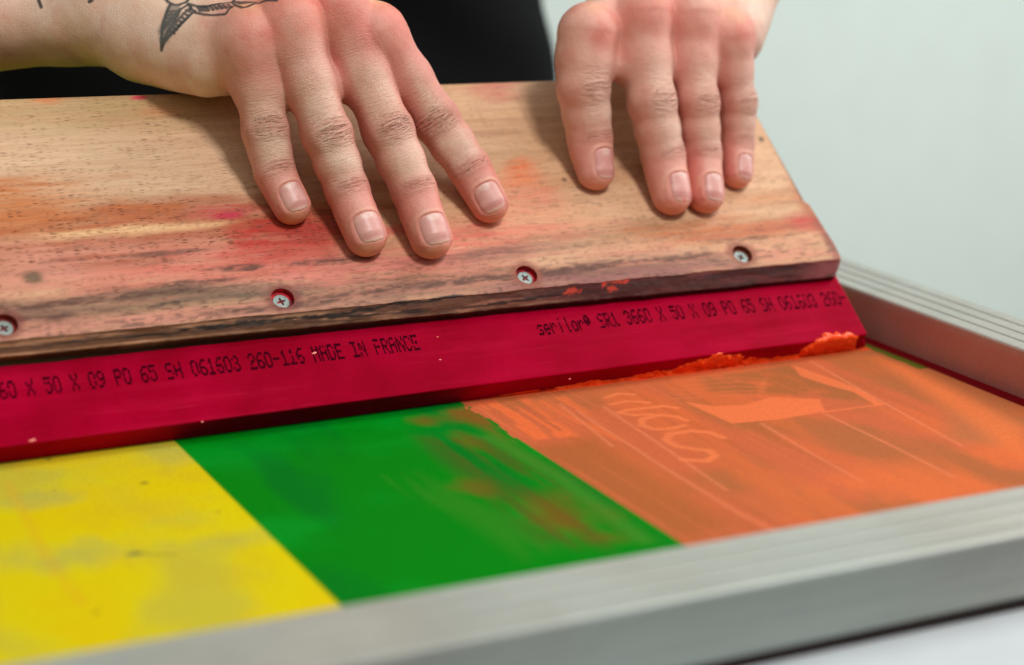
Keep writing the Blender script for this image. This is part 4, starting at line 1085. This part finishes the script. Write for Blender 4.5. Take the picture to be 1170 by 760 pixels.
# fingernails
for H in (RH_, LH_):
    for f in H.F:
        ax, d_, l_, wn, ln_, s0, s1 = nail_frame(f)
        nu, nv = 17, 25; U, Vv = np.meshgrid(np.linspace(-1, 1, nu), np.linspace(-1, 1, nv), indexing='ij')
        half = (1 - np.abs(Vv) ** np.where(Vv > 0, 4.2, 5.0)) ** (1 / 2.8); half = np.maximum(half, .02)
        x = U * half * wn / 2 * 1.0; s_ = (s0 + s1) / 2 + Vv * ln_ / 2 * 1.0
        base = f.J[3] + ax * s_[..., None] + l_ * x[..., None]
        def height(sx_, xx_):
            P = (f.J[3] + ax * sx_[..., None] + l_ * xx_[..., None]).reshape(-1, 3); t = np.full(len(P), 22.0)
            for _ in range(40):
                dd = f.sdf((P + d_ * t[:, None]).astype(np.float32)); t = t - np.clip(dd, -1, 3) * .7
            return t.reshape(sx_.shape)
        s_c = np.minimum(s_, .5); h_ = height(s_c, x); h_ = h_ - np.maximum(0, s_ - .5) * .38 - np.maximum(0, s_ - 2.6) ** 2 * .10
        h_ = h_ + .10 + .18 * (1 - U ** 2) - .45 * sstep(.86, 1, np.abs(U)) - .45 * (1 - sstep(-1, -.88, Vv))
        P = base + d_ * h_[..., None]
        c = np.zeros(U.shape + (3,)) + lin(208, 146, 138)
        c = mix(c, lin(222, 168, 158), .6 * sstep(.4, .7, fbm(U * 1.2 + 7, Vv * 2 + f.s_tip, 231)))
        c = mix(c, lin(226, 190, 180), .65 * (1 - sstep(.45, .62, np.sqrt((U * .9) ** 2 + ((Vv + 1) * 1.1) ** 2))))
        c = mix(c, lin(190, 118, 110), .4 * np.exp(-((Vv - .62) / .08) ** 2))
        c = mix(c, lin(222, 184, 166), .7 * sstep(.76, .86, Vv + .06 * U ** 2))
        if H is LH_ and f is LH_.F[1]:
            c = mix(c, lin(250, 70, 30), .95 * (1 - sstep(.10, .2, np.hypot((U - .05) * .9, (Vv - .95)) + .08 * (fbm(U * 4, Vv * 4, 3) - .5))))
        top_ = P.reshape(-1, 3); bot = (P - d_ * .45).reshape(-1, 3)
        Fq = grid_faces(nu, nv)
        F_ = Fq.tolist() + (Fq[:, ::-1] + nu * nv).tolist()
        rim = [i * nv for i in range(nu)] + [(nu - 1) * nv + j for j in range(1, nv)] + [i * nv + nv - 1 for i in range(nu - 2, -1, -1)] + [j for j in range(nv - 2, 0, -1)]
        for a, b in zip(rim, rim[1:] + rim[:1]): F_.append((a, b, b + nu * nv, a + nu * nv)[::-1])
        cc = c.reshape(-1, 3)
        nl = mesh_obj('fingernail', to_world(np.concatenate([top_, bot])), np.array(F_), M_nail, person, colors=np.concatenate([cc, cc]))

# black t-shirt
def shirt(P):
    P = P.astype(np.float32) - (to_local((120, 554.402, 0)) - to_local((106, 554.402, 0))).astype(np.float32)
    wx = nrm(to_local((421, 554.402, 0)) - to_local((321, 554.402, 0)))
    tw = [to_local(p) for p in ((320, 1010, 500), (330, 980, 250), (335, 980, 0), (335, 985, -280))]
    e = cap(P, tw[0], tw[1], 104, 104, wx, 1.55); e = smin(e, cap(P, tw[1], tw[2], 104, 108, wx, 1.5), 20); e = smin(e, cap(P, tw[2], tw[3], 108, 118, wx, 1.5), 20)
    e = smin(e, cap(P, RH_.sh, LH_.sh, 58, 58), 30)
    for H in (RH_, LH_): e = smin(e, cap(P, H.sh, H.sh * .55 + H.elbow * .45, 60, 56), 14)
    wv = to_world(P)
    e = e + 6.5 * np.sin(wv[:, 2] * .035 + wv[:, 0] * .02) * np.sin(wv[:, 0] * .03 + 1) + 2 * np.sin(wv[:, 2] * .09 + wv[:, 0] * .05)
    return e
V, Q = nets(shirt, allw.min(0) - 20, allw.max(0) + 20, 5.0, 4)
Vw = to_world(V); cut = Vw[:, 2] < 590
Qk = Q[cut[Q].all(1)]
mesh_obj('t_shirt', Vw, Qk, M_shirt, person)
